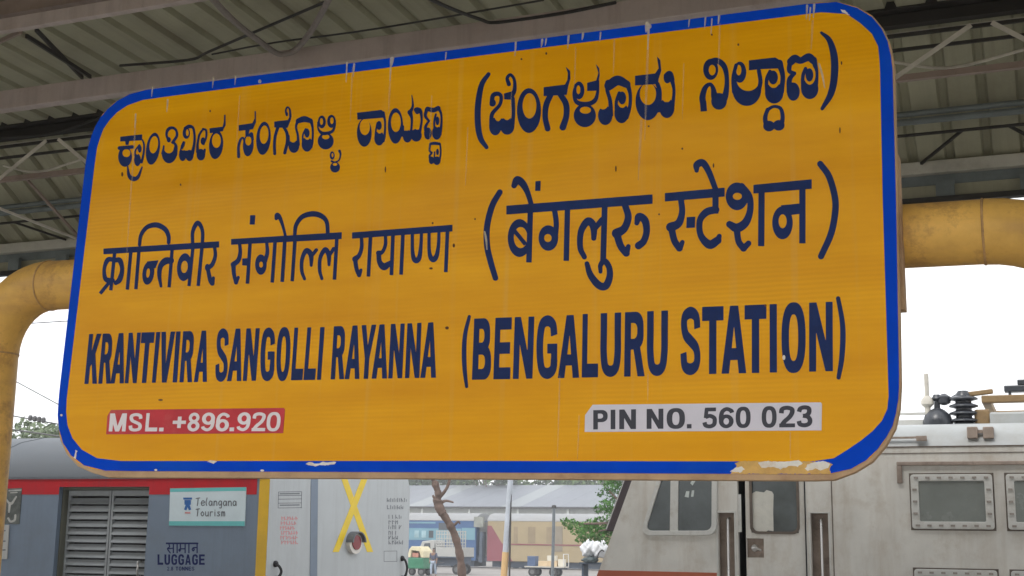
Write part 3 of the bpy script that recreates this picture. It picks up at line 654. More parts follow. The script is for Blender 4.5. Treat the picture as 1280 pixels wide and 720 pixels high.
D.new().st([33,36,38,52], [(416,205),(415,290),(385,360),(347,372)]).st([46,52,72,44], [(347,372),(357,460),(402,508),(460,470)]).bar(37,(491,190),(475,592)).bar(37,(590,185),(572,588))
D.new().st([33,35,46,58,46,35,31], [(685,180),(685,330),(697,420),(726,445),(755,410),(770,300),(776,175)])
D.new().st([33,35,46,58,46,35,31], [(852,175),(852,330),(866,410),(896,435),(926,400),(945,300),(951,165)]).bar(37,(1036,145),(1019,562))
D.at(600, 215, 5.143)
D.new().bar(2,(0,0),(0,1)); D.glyphs.pop()
D.new().poly([(170,217),((815.8-600)*5.143,(243.1-215)*5.143),((815.8-600)*5.143,(254.8-215)*5.143),(170,274)])
D.new().st([36,39,39,39,39,36], [(128,130),(78,220),(46,350),(46,470),(67,570),(100,682)])
D.new().ell(255,425,76,122).hole(262,422,44,68).bar(27,(222,378),(294,466)).bar(35,(324,255),(315,582)).st([36,50,47,36,31], [(220,88),(241,52),(276,77),(306,132),(331,212)]).poly([(357,60),(391,57),(389,122),(355,122)])
D.new().st(34, [(480,245),(491,330),(485,410)]).ell(440,425,63,82).hole(437,425,24,26).bar(35,(563,235),(555,572))
D.at(700, 225, 4.966)
D.new().st([32,36,39,47,47,41,32], [(152,478),(126,420),(131,320),(171,258),(200,272),(211,310),(210,362)]).st([34,36], [(216,302),(262,248)]).bar(36,(278,160),(268,505)).st([24,30,37,37,41,47,47,40,30], [(252,570),(252,530),(277,504),(305,542),(309,600),(284,658),(240,652),(190,590),(168,520)])
D.new().st([41,43,47,60], [(404,155),(424,230),(400,300),(352,332)]).st([46,44,44], [(352,332),(377,410),(412,455)]).st([40,28], [(412,455),(425,412)]).st([30,46,47,41,42,46], [(477,268),(491,228),(528,252),(538,320),(520,380),(488,408)])
D.at(825, 190, 5.336)
D.new().poly([(33,275),(432,238),(432,298),(33,331)]).st([28,47,47,41,37], [(245,125),(247,87),(286,73),(326,132),(370,245)])
D.new().st([39,41,52,62], [(140,315),(148,400),(125,475),(72,502)]).st([46,45,46], [(76,502),(96,590),(130,642)]).st([40,30], [(133,640),(150,602)]).poly([(178,435),(236,432),(234,505),(176,508)])
D.new().poly([(350,290),(392,290),(390,412),(350,412)]).st([50,50,42,43,58,52], [(372,385),(310,402),(266,460),(272,555),(330,618),(385,590)]).st([44,32], [(385,590),(396,562)])
D.at(900, 195, 5.143)
D.new().ell(110,260,73,89).hole(112,260,29,23).st([42,41,41,52,58,44], [(140,195),(189,260),(194,350),(165,428),(110,463),(62,440)]).st([42,41,44], [(108,470),(120,550),(152,594)]).st([42,36], [(152,594),(184,562)])
D.new().poly([(215,186),(590,150),(590,211),(215,242)]).bar(40,(268,215),(265,580))
D.new().ell(402,430,66,106).hole(403,420,26,45).poly([(390,318),(522,305),(522,371),(440,382)]).bar(40,(530,195),(530,562))
D.new().st([40,42,42,42,42,40], [(645,52),(701,132),(738,260),(741,360),(714,500),(650,645)])
D.build('hindi_lettering', M_ink, board, lambda x, y: onS(x, y, 0.0012))['label'] = 'navy Hindi lettering across the middle of the board'

# ---- English line: every letter in its own slanted box (bottom-left, bottom-right, top-right, top-left)
E_ = Ink(0.5, 0.3)
def word(ox, oy, k, yb, yt, letters):
    """yb/yt: ((x, y), (x, y)) of base and top lines in the zoomed view; letters: (char, bottom x0, x1, top x0, x1)"""
    def yy(l, x): (xa, ya), (xb, yb_) = l; return ya+(yb_-ya)*(x-xa)/(xb-xa)
    for ch, b0, b1, t0, t1 in letters:
        c = lambda x, l: (ox+x/k, oy+yy(l, x)/k)
        E_.box(c(b0, yb), c(b1, yb), c(t1, yt), c(t0, yt)).letter(ch)
word(100, 395, 7.53, ((45, 638), (1190, 618)), ((90, 172), (1180, 140)), [('K',45,158,90,202),('R',175,288,218,312),('A',290,412,327,450),('N',425,532,463,572),('T',546,662,584,702),('I',680,712,721,756),('V',732,856,770,896),('I',875,912,909,946),('R',940,1053,975,1082),('A',1075,1193,1108,1228)])
word(260, 395, 8, ((75, 652), (1125, 636)), ((100, 132), (1160, 114)), [('S',72,188,98,212),('A',193,332,234,370),('N',352,478,388,517),('G',520,658,540,672),('O',680,808,700,832),('L',833,944,868,979),('L',958,1070,998,1110),('I',1093,1128,1126,1166)])
word(405, 390, 8, ((70, 672), (1115, 655)), ((105, 146), (1090, 106)), [('R',70,200,103,219),('A',210,353,242,382),('Y',348,492,380,522),('A',480,628,510,653),('N',646,780,673,806),('N',813,952,838,974),('A',967,1118,996,1142)])
word(570, 380, 6.545, ((135, 618), (1003, 602)), ((155, 122), (965, 92)), [('B',133,284,152,289),('E',308,442,326,456),('N',468,624,484,640),('G',660,826,664,828),('A',836,1006,850,1020)])
word(720, 375, 6.857, ((55, 663), (780, 648)), ((62, 123), (785, 92)), [('L',52,187,60,193),('U',210,382,215,386),('R',415,586,423,586),('U',610,782,613,787)])
word(840, 365, 5.565, ((62, 574), (1115, 549)), ((62, 112), (1115, 70)), [('S',62,196,66,196),('T',209,358,212,357),('A',347,515,348,517),('T',506,657,507,655),('I',682,729,681,728),('O',764,928,764,928),('N',956,1118,956,1116)])
E_.quad = None
E_.at(570, 380, 6.545).new().st([22,30,34,32,22], [(110,103),(77,240),(67,380),(72,540),(88,676)])
E_.at(840, 365, 5.565).new().st([27,32,35,33,26], [(1156,45),(1184,200),(1189,330),(1180,470),(1159,595)])
E_.build('english_lettering', M_ink, board, lambda x, y: onS(x, y, 0.0012))['label'] = 'bold condensed navy English lettering across the lower part of the board'

# ---- red height plate and white pin-code plate
def plate(name, quad, m, corner=None):
    pts = quad if corner is None else corner
    return MB().prism([onS(*p, 0.0008) for p in pts], SN*0.0008).build(name, m, board)
rp = plate('red_plate', None, M_redp, [(133,543),(134.5,520),(139,512.5),(355,510),(356.5,512),(354,541.5)])
T1 = Ink(0.3)
def small(T, s, xs, yb, yt, sl=0.0, S=0.29, B=0.17):
    for ch, (x0, x1) in zip(s, xs): T.box((x0, yb(x0)), (x1, yb(x1)), (x1+sl, yt(x1)), (x0+sl, yt(x0))).letter(ch, S, B)
Zx = lambda a, b: (125+a/5.333, 125+b/5.333)
small(T1, 'MSL.+896.920', [Zx(60,172),Zx(190,280),Zx(302,382),Zx(395,425),Zx(482,570),Zx(582,662),Zx(675,762),Zx(770,858),Zx(865,895),Zx(912,1000),Zx(1010,1102),Zx(1108,1200)],
      lambda x: 500+(210-2*(x-140)/200)/5.333, lambda x: 500+(90-8*(x-140)/200)/5.333, 2.0, S=0.27, B=0.165)
T1.each('letter', M_white_ink, rp, lambda x, y: onS(x, y, 0.0021))
wp = plate('white_plate', None, M_whitep, [(731,540),(731.5,519),(741,506),(1026,503),(1027.5,505),(1027,538)])
T2 = Ink(0.3, 0.2)
Zy = lambda a, b: (720+a/4, 720+b/4)
small(T2, 'PINNO.560023', [Zy(88,160),Zy(175,197),Zy(218,300),Zy(355,437),Zy(455,545),Zy(556,578),Zy(635,705),Zy(716,788),Zy(800,873),Zy(930,1003),Zy(1016,1095),Zy(1106,1182)],
      lambda x: 495+(167-12*(x-742)/273)/4, lambda x: 495+(72-24*(x-742)/273)/4, 0.0, S=0.30, B=0.18)
T2.each('letter', M_black_ink, wp, lambda x, y: onS(x, y, 0.0021))

# ---- torn border, droppings, rust specks
jr = random.Random(12)
def jag(pts, a=0.9, step=2.2):
    out = []
    for (x0, y0), (x1, y1) in zip(pts, pts[1:]+pts[:1]):
        n = max(1, int(math.hypot(x1-x0, y1-y0)/step))
        for k in range(n): t = k/n; out.append((x0+(x1-x0)*t+jr.uniform(-a, a), y0+(y1-y0)*t+jr.uniform(-a, a)*0.8))
    return out
Cp = Ink(0.3); Cp.at(0, 0, 1)
Cp.new().poly(jag([(913,592.3),(917,588),(921,582),(919,579),(925,576.4),(1036,577.2),(1041,581),(1037,585),(1039,592.1),(990,592.6)]))
Cp.build('torn_border', M_chipy, board, lambda x, y: onS(x, y, 0.0011))
Cw = Ink(0.3); Cw.at(0, 0, 1)
Cw.new().poly(jag([(947,579),(956,576),(975,577.5),(998,575.5),(1003,579),(997,583.5),(986,582.5),(976,586.5),(964,583.5),(953,585)]))
Cw.new().poly(jag([(1006,586),(1009,581),(1021,577),(1031,576.5),(1037,580),(1036,585),(1026,588),(1019,586),(1010,588.5)]))
Cw.new().poly(jag([(912,590),(918,585),(927,583),(931,587),(925,590.5)]))
Cw.new().poly(jag([(383,580.5),(388,577),(396,580),(402,577.5),(414,578),(420,577),(418,580.5),(404,581.5),(394,582.5)]))
Cw.new().poly(jag([(259,577.5),(264,575.8),(271,577),(267,579.2)])); Cw.new().ell(328,588.2,2.4,1.3); Cw.new().ell(195,587.5,1.9,1.3); Cw.new().ell(77,519,1.4,1.4)
Cw.new().poly(jag([(92,572),(95,563),(97,564),(95,573)])); Cw.new().poly(jag([(1050,12.3),(1058,14),(1062,20),(1053,15)])); Cw.new().ell(980,447,1.8,3)
Cw.build('torn_white', M_chip, board, lambda x, y: onS(x, y, 0.0014))['kind'] = 'stuff'
Dr = Ink(0.35); Dr.at(0, 0, 1)
for x, ya, yb, w in ((191,108,121,2.2),(267,97,110,2.0),(295,94,106,1.8),(489,73,101,2.6),(491,73,82,4),(434,79,103,2.2),(443,80,96,2.4),(558,66,76,2),(645,53,70,2.6),(678,50,59,3),(683,49,57,2.2),(711,45,61,2.6),(729,42,50,3),(751,41,52,2.2),
                     (811,32,62,3),(809,30,40,5),(862,24,34,2),(882,22,36,2.2),(890,24,43,1.8),(899,20,30,3),(1009,7,24,2.6),(1018,6,22,3),(1013,10,26,2),(170,143,160,2),(210,125,140,2.2)):
    Dr.new().st([w, w*0.8, w*0.35], [(x, ya), (x-0.5, (ya+yb)/2), (x-1.2, yb)])
for p in (((1024,80),(1028,94),(1031,110)), ((606,290),(608,300),(609,312))): Dr.new().st([2.2, 2.6, 1.2], list(p))
Dr.new().ell(325,102,2,2.4); Dr.new().ell(812,33,2.6,3)
Dr.build('bird_droppings', M_drop, board, lambda x, y: onS(x, y, 0.0018))['kind'] = 'stuff'
Df = Ink(0.4); Df.at(0, 0, 1)
for x, ya, yb, w, dx in ((170,150,330,2.0,-12),(441,84,152,1.6,-3),(488,98,140,2.2,-2),(810,60,175,3.0,-4),(768,50,92,2,-1),(900,30,90,2,-2),(720,60,110,1.6,-2),(802,150,225,3,-4),(1016,26,62,2.6,-2),(855,80,150,1.5,-2),(585,160,232,1.6,-3),(640,110,150,1.4,-2),(700,470,572,1.6,-3),(724,520,574,1.6,-2),(810,468,500,1.5,0),(988,540,574,1.4,0),(540,120,190,1.5,-3),(300,120,180,1.4,-4)):
    Df.new().st([w, w, w*0.4], [(x, ya), (x+dx/2, (ya+yb)/2), (x+dx, yb)])
Df.build('wash_streaks', M_dropf, board, lambda x, y: onS(x, y, 0.0016))['kind'] = 'stuff'
Ru = Ink(0.3); Ru.at(0, 0, 1)
for x, y, a, b in ((559,410,2.4,2.0),(567.5,307,1.5,2.6),(539,335.5,2.2,1.4),(541,279,1.2,1.4),(482,212,0.9,4),(201,500,3,1.2),(683,67,1.2,1.8),(890,43.5,1.2,1.4),(923,56,1.3,1.6),(263,139,1,1.6),(770,211,0.9,4),(853,186,1.2,1.4),(892,207,1,3),(957,382,1.4,1.6),(153,218,1.2,3),(824,268,1.2,1.2),(1052,79,1,2.4),(594,274,1,1.4),(1050,163,0.9,4),(226,231,1,1.6),(652,74,1.3,1.3),(811,158,1.3,1.2)):
    Ru.new().ell(x, y, a, b, n=10)
Ru.build('rust_specks', M_rust, board, lambda x, y: onS(x, y, 0.0015))['kind'] = 'stuff'

# ------------------------------------------------------------------ the yellow pipe arch behind the board
M_pipe = mat('ochre pipe paint', (0.66, 0.385, 0.09), 0.5, spec=0.25, var=0.2, scale=4, dirt_col=(0.22, 0.11, 0.05), dirt_amt=0.8, dirt_scale=5.0, streak=(2, 2, 9), streak_col=(0.40, 0.22, 0.08), streak_amt=0.55, bump=0.1, bscale=40)
M_weld = mat('weld seam', (0.42, 0.25, 0.10), 0.8, var=0.3, scale=20)
YP = 4.165; RP = 0.100
zL, zR = onY(80, 357, YP)[2], onY(1160, 293, YP)[2]; zc = (zL+zR)/2
xl = onY(-14, 500, YP)[0]; xr = 0.27
arch = thing('pipe_arch', (xl, YP, 0), 'rust streaked ochre steel pipe arch carrying the station name board', 'pipe frame')
zl_, zr_ = zL+0.004, zR-0.004
def bend(x0, sx, r=0.27, n=10): return [(x0+sx*r*(1-math.cos(t)), YP, (zl_ if sx > 0 else zr_)-r*(1-math.sin(t))) for t in np.linspace(0, math.pi/2, n)]
RB = 0.27; RR = 0.42
MB().tube([(xl, YP, 0.02), (xl, YP, zl_-RB-0.35), (xl, YP, zl_-RB)], RP, 28).build('left_post', M_pipe, arch, smooth=True).name = 'post'
MB().tube(bend(xl, 1), RP+0.0015, 28).build('elbow', M_pipe, arch, smooth=True)
MB().tube([(xl+RB, YP, zl_), (xr-RR, YP, zr_)], RP, 28).build('crossbar', M_pipe, arch, smooth=True)
MB().tube(bend(xr, -1, RR, 14), RP+0.0015, 28).build('elbow', M_pipe, arch, smooth=True)
MB().tube([(xr, YP, 0.02), (xr, YP, zr_-RR)], RP, 28).build('post', M_pipe, arch, smooth=True)
for c, ax in (((xl, YP, zl_-RB), 'Z'), ((xr, YP, zr_-RR), 'Z'), ((xl+RB, YP, zl_), 'X'), ((xr-RR, YP, zr_), 'X')):
    MB().lathe(c, [(RP+0.001, -0.004), (RP+0.0035, -0.002), (RP+0.0035, 0.002), (RP+0.001, 0.004)], 28, ax).build('weld_ring', M_weld, arch, smooth=True)
for x in (xl, xr): MB().box(x-0.2, x+0.2, YP-0.2, YP+0.2, 0, 0.025).build('base_plate', M_weld, arch, bevel=0.004)
# straps that hold the board on the crossbar
for px in (1120.5, 300, 800):
    p = onS(px, 285, -0.037)
    s_ = MB().box(p[0]-0.011, p[0]+0.011, p[1]-0.002, YP-RP+0.02, p[2]-0.24, p[2]+0.24).build('mounting_strap', M_tan, board, bevel=0.002)
# ------------------------------------------------------------------ rolling stock on the near track
YS = 12.5; YFAR = 15.93                             # face of both vehicles
def sx(px, py=650): return onY(px, py, YS)[0]
def sz(px, py): return onY(px, py, YS)[2]
def onSide(x, y, off=0.0): p = onY(x, y, YS); p[1] -= off; return p
def side_poly(pts, off, depth, m, name, parent, bevel=0.0):
    """outline in photo pixels on the vehicle side; off = how far the outer face stands proud, depth = thickness"""
    return MB().prism([onY(*p, YS)-np.array([0, off, 0]) for p in pts], (0, depth, 0)).build(name, m, parent, bevel=bevel)
def rbox(x0, x1, y0, y1, r=6, n=4):
    return [(a, b) for a, b in rrect(x0, x1, y0, y1, r, n)]
def wall_grid(xs0, xs1, z0, z1, y, t, holes):
    """wall slab facing -Y with rectangular openings (x0, x1, z0, z1)"""
    xs = sorted({xs0, xs1, *[h[0] for h in holes], *[h[1] for h in holes]}); zs = sorted({z0, z1, *[h[2] for h in holes], *[h[3] for h in holes]})
    mb = MB(); cell = {}
    inside = lambda i, k: 0 <= i < len(xs)-1 and 0 <= k < len(zs)-1 and not any(h[0] <= (xs[i]+xs[i+1])/2 <= h[1] and h[2] <= (zs[k]+zs[k+1])/2 <= h[3] for h in holes)
    for i in range(len(xs)-1):
        for k in range(len(zs)-1):
            if not inside(i, k): continue
            a, b, c, d = xs[i], xs[i+1], zs[k], zs[k+1]
            mb.add([(a, y, c), (b, y, c), (b, y, d), (a, y, d)], [(0, 1, 2, 3)]); mb.add([(a, y+t, c), (b, y+t, c), (b, y+t, d), (a, y+t, d)], [(3, 2, 1, 0)])
            for di, dk, q in ((-1, 0, [(a, y, c), (a, y+t, c), (a, y+t, d), (a, y, d)]), (1, 0, [(b, y, c), (b, y, d), (b, y+t, d), (b, y+t, c)]), (0, -1, [(a, y, c), (b, y, c), (b, y+t, c), (a, y+t, c)]), (0, 1, [(a, y, d), (a, y+t, d), (b, y+t, d), (b, y, d)])):
                if not inside(i+di, k+dk): mb.add(q, [(0, 1, 2, 3)])
    return mb
def bogie(parent, x, m):
    for s in (-1, 1):
        for dx in (-1.2, 1.2):
            MB().lathe((x+dx, YT+s*0.82, RAIL+0.44), [(0.10, -0.09), (0.46, -0.06), (0.46, -0.03), (0.44, 0.05), (0.1, 0.07)], 20, 'Y').build('wheel', M_steel, parent, smooth=True)
        MB().box(x-1.7, x+1.7, YT+s*1.02-0.08, YT+s*1.02+0.08, RAIL+0.38, RAIL+0.62).build('bogie_frame', m, parent, bevel=0.03)
    MB().box(x-0.35, x+0.35, YT-1.0, YT+1.0, RAIL+0.42, RAIL+0.75).build('bolster', m, parent, bevel=0.02)

M_cgrey = mat('coach grey paint', (0.165, 0.215, 0.285), 0.42, var=0.07, scale=1.5, streak=(7, 2, 0.5), streak_col=(0.12, 0.15, 0.19), streak_amt=0.4, dirt_col=(0.14, 0.16, 0.18), dirt_amt=0.4, dirt_scale=1.2, bump=0.5, bscale=1.6)
M_croof = mat('coach roof grey', (0.075, 0.088, 0.102), 0.5, var=0.1, scale=1.2, streak=(5, 1, 1), streak_col=(0.08, 0.085, 0.09), streak_amt=0.4)
M_cred = mat('coach red band', (0.50, 0.022, 0.03), 0.5, spec=0.2, var=0.1, scale=2, streak=(7, 2, 0.6), streak_col=(0.27, 0.04, 0.045), streak_amt=0.4)
M_cend = mat('coach end pale grey', (0.46, 0.49, 0.50), 0.45, var=0.06, scale=2, streak=(2, 7, 0.5), streak_col=(0.34, 0.35, 0.35), streak_amt=0.4)
M_cyel = mat('safety yellow', (0.70, 0.42, 0.015), 0.45, var=0.1, scale=3)
M_xyel = mat('tail cross yellow', (0.82, 0.58, 0.01), 0.45, var=0.08, scale=5)
M_slat = mat('door slat grey', (0.29, 0.31, 0.32), 0.4, var=0.1, scale=4, dirt_col=(0.2, 0.2, 0.2), dirt_amt=0.4)
M_jamb = mat('door jamb olive', (0.12, 0.12, 0.09), 0.6, var=0.15, scale=4)
M_under = mat('underframe', (0.045, 0.042, 0.04), 0.8, var=0.3, scale=4)
M_teal = mat('placard teal', (0.13, 0.50, 0.50), 0.4, var=0.05, scale=6)
M_plac = mat('placard pale', (0.60, 0.70, 0.74), 0.4, var=0.05, scale=6)
M_navy = mat('lettering navy', (0.012, 0.02, 0.10), 0.5, spec=0.1, var=0.1, scale=6)
M_pinkink = mat('faded red lettering', (0.62, 0.27, 0.27), 0.6, var=0.15, scale=12)
M_greyink = mat('dark grey lettering', (0.13, 0.14, 0.16), 0.6, var=0.15, scale=12)
M_lampred = mat('tail lamp red', (0.25, 0.025, 0.03), 0.2, var=0.1, scale=10)
M_lampring = mat('lamp ring white', (0.72, 0.68, 0.62), 0.4, var=0.1, scale=10)
M_metal = mat('bright metal', (0.55, 0.54, 0.52), 0.3, 0.8, var=0.1, scale=10)
M_black = mat('black rubber', (0.02, 0.02, 0.022), 0.6, var=0.2, scale=8)

XC = sx(335); X0 = -31.0
zcan = sz(170, 598); zband = sz(170, 617); zfl = RAIL+1.05
coach = thing('luggage_coach', (XC-11, YT, RAIL), 'grey luggage coach with red roof band, louvred door and yellow tail cross', 'train coach')
dx0, dx1, dzt = sx(72, 640), sx(185, 640), sz(130, 608.5)
dz0 = zfl+0.25
wall_grid(X0, XC, zfl, zcan, YS, 0.06, [(dx0, dx1, dz0, dzt)]).build('side_wall', M_cgrey, coach)
wall_grid(X0+0.001, XC-0.16, zband, zcan-0.004, YS-0.004, 0.003, [(dx0, dx1, zband-0.01, dzt)]).build('red_band', M_cred, coach)
MB().box(X0, XC-0.05, YS-0.02, YS+0.03, zcan-0.004, zcan+0.018).build('rain_gutter', M_greyink, coach)
# far side, end wall, roof
MB().box(X0, XC, YFAR-0.06, YFAR, zfl, zcan).build('side_wall', M_cgrey, coach)
half = YT-YS
arc = [(YS+0.0, zcan+0.02), (YS+0.07, zcan+0.17), (YS+0.26, zcan+0.33), (YS+0.6, zcan+0.48), (YS+1.0, zcan+0.57), (YT, zcan+0.62)]
arc = arc+[(YS+YFAR-y, z) for y, z in reversed(arc[:-1])]
MB().prism([(X0, y, z) for y, z in arc], (XC-X0-0.05, 0, 0)).build('roof', M_croof, coach, smooth=True)
for xs in np.arange(X0+2.2, XC-0.5, 2.4):
    MB().ring([(xs, y, z+0.006) for y, z in arc], [(xs, y, z-0.03) for y, z in arc], (0.03, 0, 0)).build('roof_seam', M_croof, coach)
MB().box(X0+0.02, XC-0.02, YS+0.06, YFAR-0.06, zfl-0.15, zfl).build('floor', M_under, coach)
MB().box(X0+0.02, X0+0.08, YS+0.06, YFAR-0.06, zfl, zcan).build('end_wall', M_cend, coach)
ends = [(YS+0.002, zfl), (YFAR-0.002, zfl)]+[(y, z-0.03) for y, z in reversed(arc)]
ew = MB().prism([(XC-0.06, y, z) for y, z in ends], (0.064, 0, 0)).build('end_wall', M_cend, coach)
def onE(px, py, off=0.0): p = onX(px, py, XC+0.004); p[0] += off; return p
def end_poly(pts, m, name, t=0.006, off=0.001, parent=None):
    return MB().prism([onE(*p, off) for p in pts], (t, 0, 0)).build(name, m, parent or coach)
# yellow corner stripe on the side
MB().box(sx(322, 660), XC+0.001, YS-0.005, YS-0.001, zfl, zcan-0.005).build('corner_stripe', M_cyel, coach)
# louvred double door set back in its opening
MB().box(dx0-0.01, dx1+0.01, YS+0.30, YS+0.34, dz0-0.02, dzt+0.02).build('door_back', M_under, coach)
MB().box(dx0+0.002, dx0+0.03, YS+0.061, YS+0.30, dz0, dzt).box(dx0+0.03, dx1-0.002, YS+0.061, YS+0.30, dzt-0.03, dzt-0.001).box(dx1-0.03, dx1-0.002, YS+0.061, YS+0.30, dz0, dzt-0.031).build('door_frame', M_jamb, coach)
xa, xb = dx0+0.03, dx1-0.03; xm = (xa+xb)/2+0.015
for l0, l1 in ((xa, xm-0.005), (xm+0.005, xb)):
    lf = MB()
    yd = YS+0.13
    for a, b, c, d in ((l0, l0+0.03, dz0+0.01, dzt-0.035), (l1-0.03, l1, dz0+0.01, dzt-0.035), (l0+0.03, l1-0.03, dz0+0.01, dz0+0.08), (l0+0.03, l1-0.03, dzt-0.10, dzt-0.035)):
        lf.box(a, b, yd, yd+0.04, c, d)
    leaf = lf.build('door_leaf', M_slat, coach, bevel=0.004)
    o = None; z = dz0+0.14; pitch = 0.088
    while z < dzt-0.13:
        if o is None:
            w = l1-l0-0.1
            o = MB().add([(l0+0.03, yd-0.012, z-0.024), (l1-0.03, yd-0.012, z-0.024), (l1-0.03, yd+0.0, z-0.031), (l0+0.03, yd+0.0, z-0.031), (l0+0.03, yd+0.036, z+0.034), (l1-0.03, yd+0.036, z+0.034), (l1-0.03, yd+0.03, z+0.040), (l0+0.03, yd+0.03, z+0.040)],
                         [(0, 1, 5, 4), (3, 7, 6, 2), (4, 5, 6, 7), (0, 3, 2, 1), (0, 4, 7, 3), (1, 2, 6, 5)]).build('slat', M_slat, leaf)
            z0_ = z
        else: again(o, (0, 0, z-z0_))
        z += pitch
hx, hz = sx(171), sz(171, 708)
MB().tube(catmull([(hx, YS+0.13, hz+0.05), (hx, YS+0.07, hz+0.05), (hx+0.01, YS+0.06, hz), (hx, YS+0.07, hz-0.09), (hx, YS+0.13, hz-0.1)], 4), 0.012, 6).build('door_handle', M_metal, coach, smooth=True)
# placard of the tourism board
pq = [(213.5, 610.5), (308.5, 609), (306.5, 657.5), (212, 657)]
pc = MB().prism([onSide(x, y, 0.012) for x, y in pq], (0, 0.011, 0)).build('placard', M_plac, coach)
MB().prism([onSide(x, y, 0.0135) for x, y in ((213.5, 610.5), (308.5, 609), (308.3, 613.5), (213.3, 615))], (0, 0.001, 0)).build('teal_strip', M_teal, pc)
MB().prism([onSide(x, y, 0.0135) for x, y in ((212.2, 651.5), (306.8, 651.5), (306.5, 657.5), (212, 657))], (0, 0.001, 0)).build('teal_strip', M_teal, pc)
lg = Ink(0.3).at(0, 0, 1)
lg.new().rect(230, 622, 241, 624.5).rect(231.5, 625, 239.5, 631).poly([(231, 637), (233, 631), (238, 631), (240, 637), (237, 638), (235.5, 634), (234, 638)])
lg.build('logo', mat('logo blue', (0.02, 0.12, 0.38), 0.5, var=0.2, scale=20), pc, lambda x, y: onSide(x, y, 0.0145))
lr = Ink(0.3).at(0, 0, 1); lr.new().rect(232, 640, 239, 642); lr.build('logo_line', M_pinkink, pc, lambda x, y: onSide(x, y, 0.0145))
LOW = {'T': [[(.5, 0), (.45, .5), (.3, 1)], [(0, .08), (.9, 0)]], 'e': [[(.1, .68), (.85, .62), (.7, .38), (.3, .42), (.1, .7), (.35, 1), (.9, .9)]], 'l': [[(.6, 0), (.35, .6), (.5, 1)]],
       'a': [[(.8, .5), (.4, .4), (.1, .7), (.3, 1), (.7, .85), (.82, .45), (.85, 1)]], 'n': [[(.15, .42), (.12, 1)], [(.15, .6), (.5, .4), (.8, .55), (.85, 1)]],
       'g': [[(.8, .45), (.4, .4), (.1, .7), (.35, .95), (.75, .8), (.82, .45), (.75, 1.25), (.3, 1.3)]], 'o': [[(.5, .4), (.12, .7), (.5, 1), (.88, .7), (.5, .4)]],
       'u': [[(.15, .42), (.18, .9), (.5, 1), (.82, .8), (.85, .42), (.88, 1)]], 'r': [[(.2, .42), (.2, 1)], [(.2, .62), (.5, .42), (.85, .45)]], 'i': [[(.5, .42), (.5, 1)], [(.5, .18), (.52, .2)]],
       's': [[(.8, .45), (.3, .45), (.4, .68), (.75, .8), (.5, 1), (.1, .95)]], 'm': [[(.1, .42), (.1, 1)], [(.1, .6), (.35, .4), (.5, .6), (.5, 1)], [(.5, .6), (.75, .4), (.9, .6), (.92, 1)]]}
def script(T, text, x0, y0, w, h, lw):
    x = x0
    for ch in text:
        T.new()
        for st_ in LOW[ch]: T.st(lw, [(x+(a-(.25 if ch in 'il' else 0))*w*0.85, y0+b*h) for a, b in st_])
        x += w*(1.25 if ch == 'm' else 0.62 if ch in 'il' else 1.0)
tt = Ink(0.25).at(0, 0, 1); script(tt, 'Telangana', 246, 622.5, 6.0, 9.5, 1.15); script(tt, 'Tourism', 246, 636, 5.6, 9.0, 1.15)
tt.build('lettering', M_greyink, pc, lambda x, y: onSide(x, y, 0.0145))
# luggage lettering
lt = Ink(0.25)
def caps(T, s, x0, x1, yt, yb, gap=0.22, S=0.26, B=0.15):
    wd = {'I': .3, '.': .25, ' ': .5, '2': .8, '8': .8}; tot = sum(wd.get(c, 1)+gap for c in s)-gap; u = (x1-x0)/tot; x = x0
    for c in s:
        w = wd.get(c, 1)*u
        if c != ' ': T.box((x, yb), (x+w, yb), (x+w, yt), (x, yt)).letter(c, S, B)
        x += w+gap*u
caps(lt, 'LUGGAGE', 197, 256, 693, 706, S=.33, B=.19); caps(lt, '2.8 TONNES', 209, 243, 708.3, 713.2, S=.3)
lt.quad = None; lt.at(0, 0, 1)
lt.new().rect(207.5, 678.2, 248, 680.2)
for x in (216.8, 221.5, 231.5, 236.2, 246.5): lt.new().rect(x-.75, 679, x+.75, 691.5)
lt.new().st(1.5, [(211.2, 680), (212, 683.5), (209.5, 686), (212.8, 691)]).st(1.4, [(211, 685.8), (216.8, 685.2)])
lt.new().st(1.5, [(225.5, 680), (225.6, 687), (224.6, 689), (223.8, 687.4), (225.6, 686.2), (231.5, 686)])
lt.new().st(1.5, [(246.5, 684.5), (242, 684.6), (240.4, 686.6), (241.6, 688.6), (242.8, 686.8), (241.8, 684.8)])
lt.build('luggage_lettering', M_navy, coach, lambda x, y: onSide(x, y, 0.0015))
# poster and notice plate at the far left of the coach
po = MB().prism([onSide(x, y, 0.008) for x, y in ((6, 611), (28, 610), (24.5, 655), (-10, 655))], (0, 0.007, 0)).build('poster', mat('poster dark', (0.10, 0.11, 0.10), 0.5, var=0.6, scale=9), coach)
pk = Ink(0.3).at(0, 0, 1); pk.new().st([1.5, 3, 2], [(7, 622), (14, 630), (21, 621)]).st([3, 2.4], [(13, 629), (12, 640)]); pk.new().st(2.6, [(11, 648), (14, 652), (19, 650), (20, 644)]); pk.new().st(1.6, [(12, 613.5), (27, 612.5)]); pk.new().st(1.4, [(14, 616), (22, 615.5)])
pk.build('poster_figure', mat('poster pale', (0.45, 0.45, 0.42), 0.6, var=0.3, scale=10), po, lambda x, y: onSide(x, y, 0.0095))
npl = MB().prism([onSide(x, y, 0.02) for x, y in ((-20, 657), (12.5, 656), (10, 699), (-22, 699))], (0, 0.019, 0)).build('notice_plate', mat('notice plate', (0.46, 0.46, 0.44), 0.5, var=0.08, scale=6), coach, bevel=0.006)
nl = Ink(0.3).at(0, 0, 1)
for y in (664, 677, 688): nl.new().st(1.6, [(-10, y), (8, y-0.6)])
nl.build('notice_lines', M_greyink, npl, lambda x, y: onSide(x, y, 0.0215))
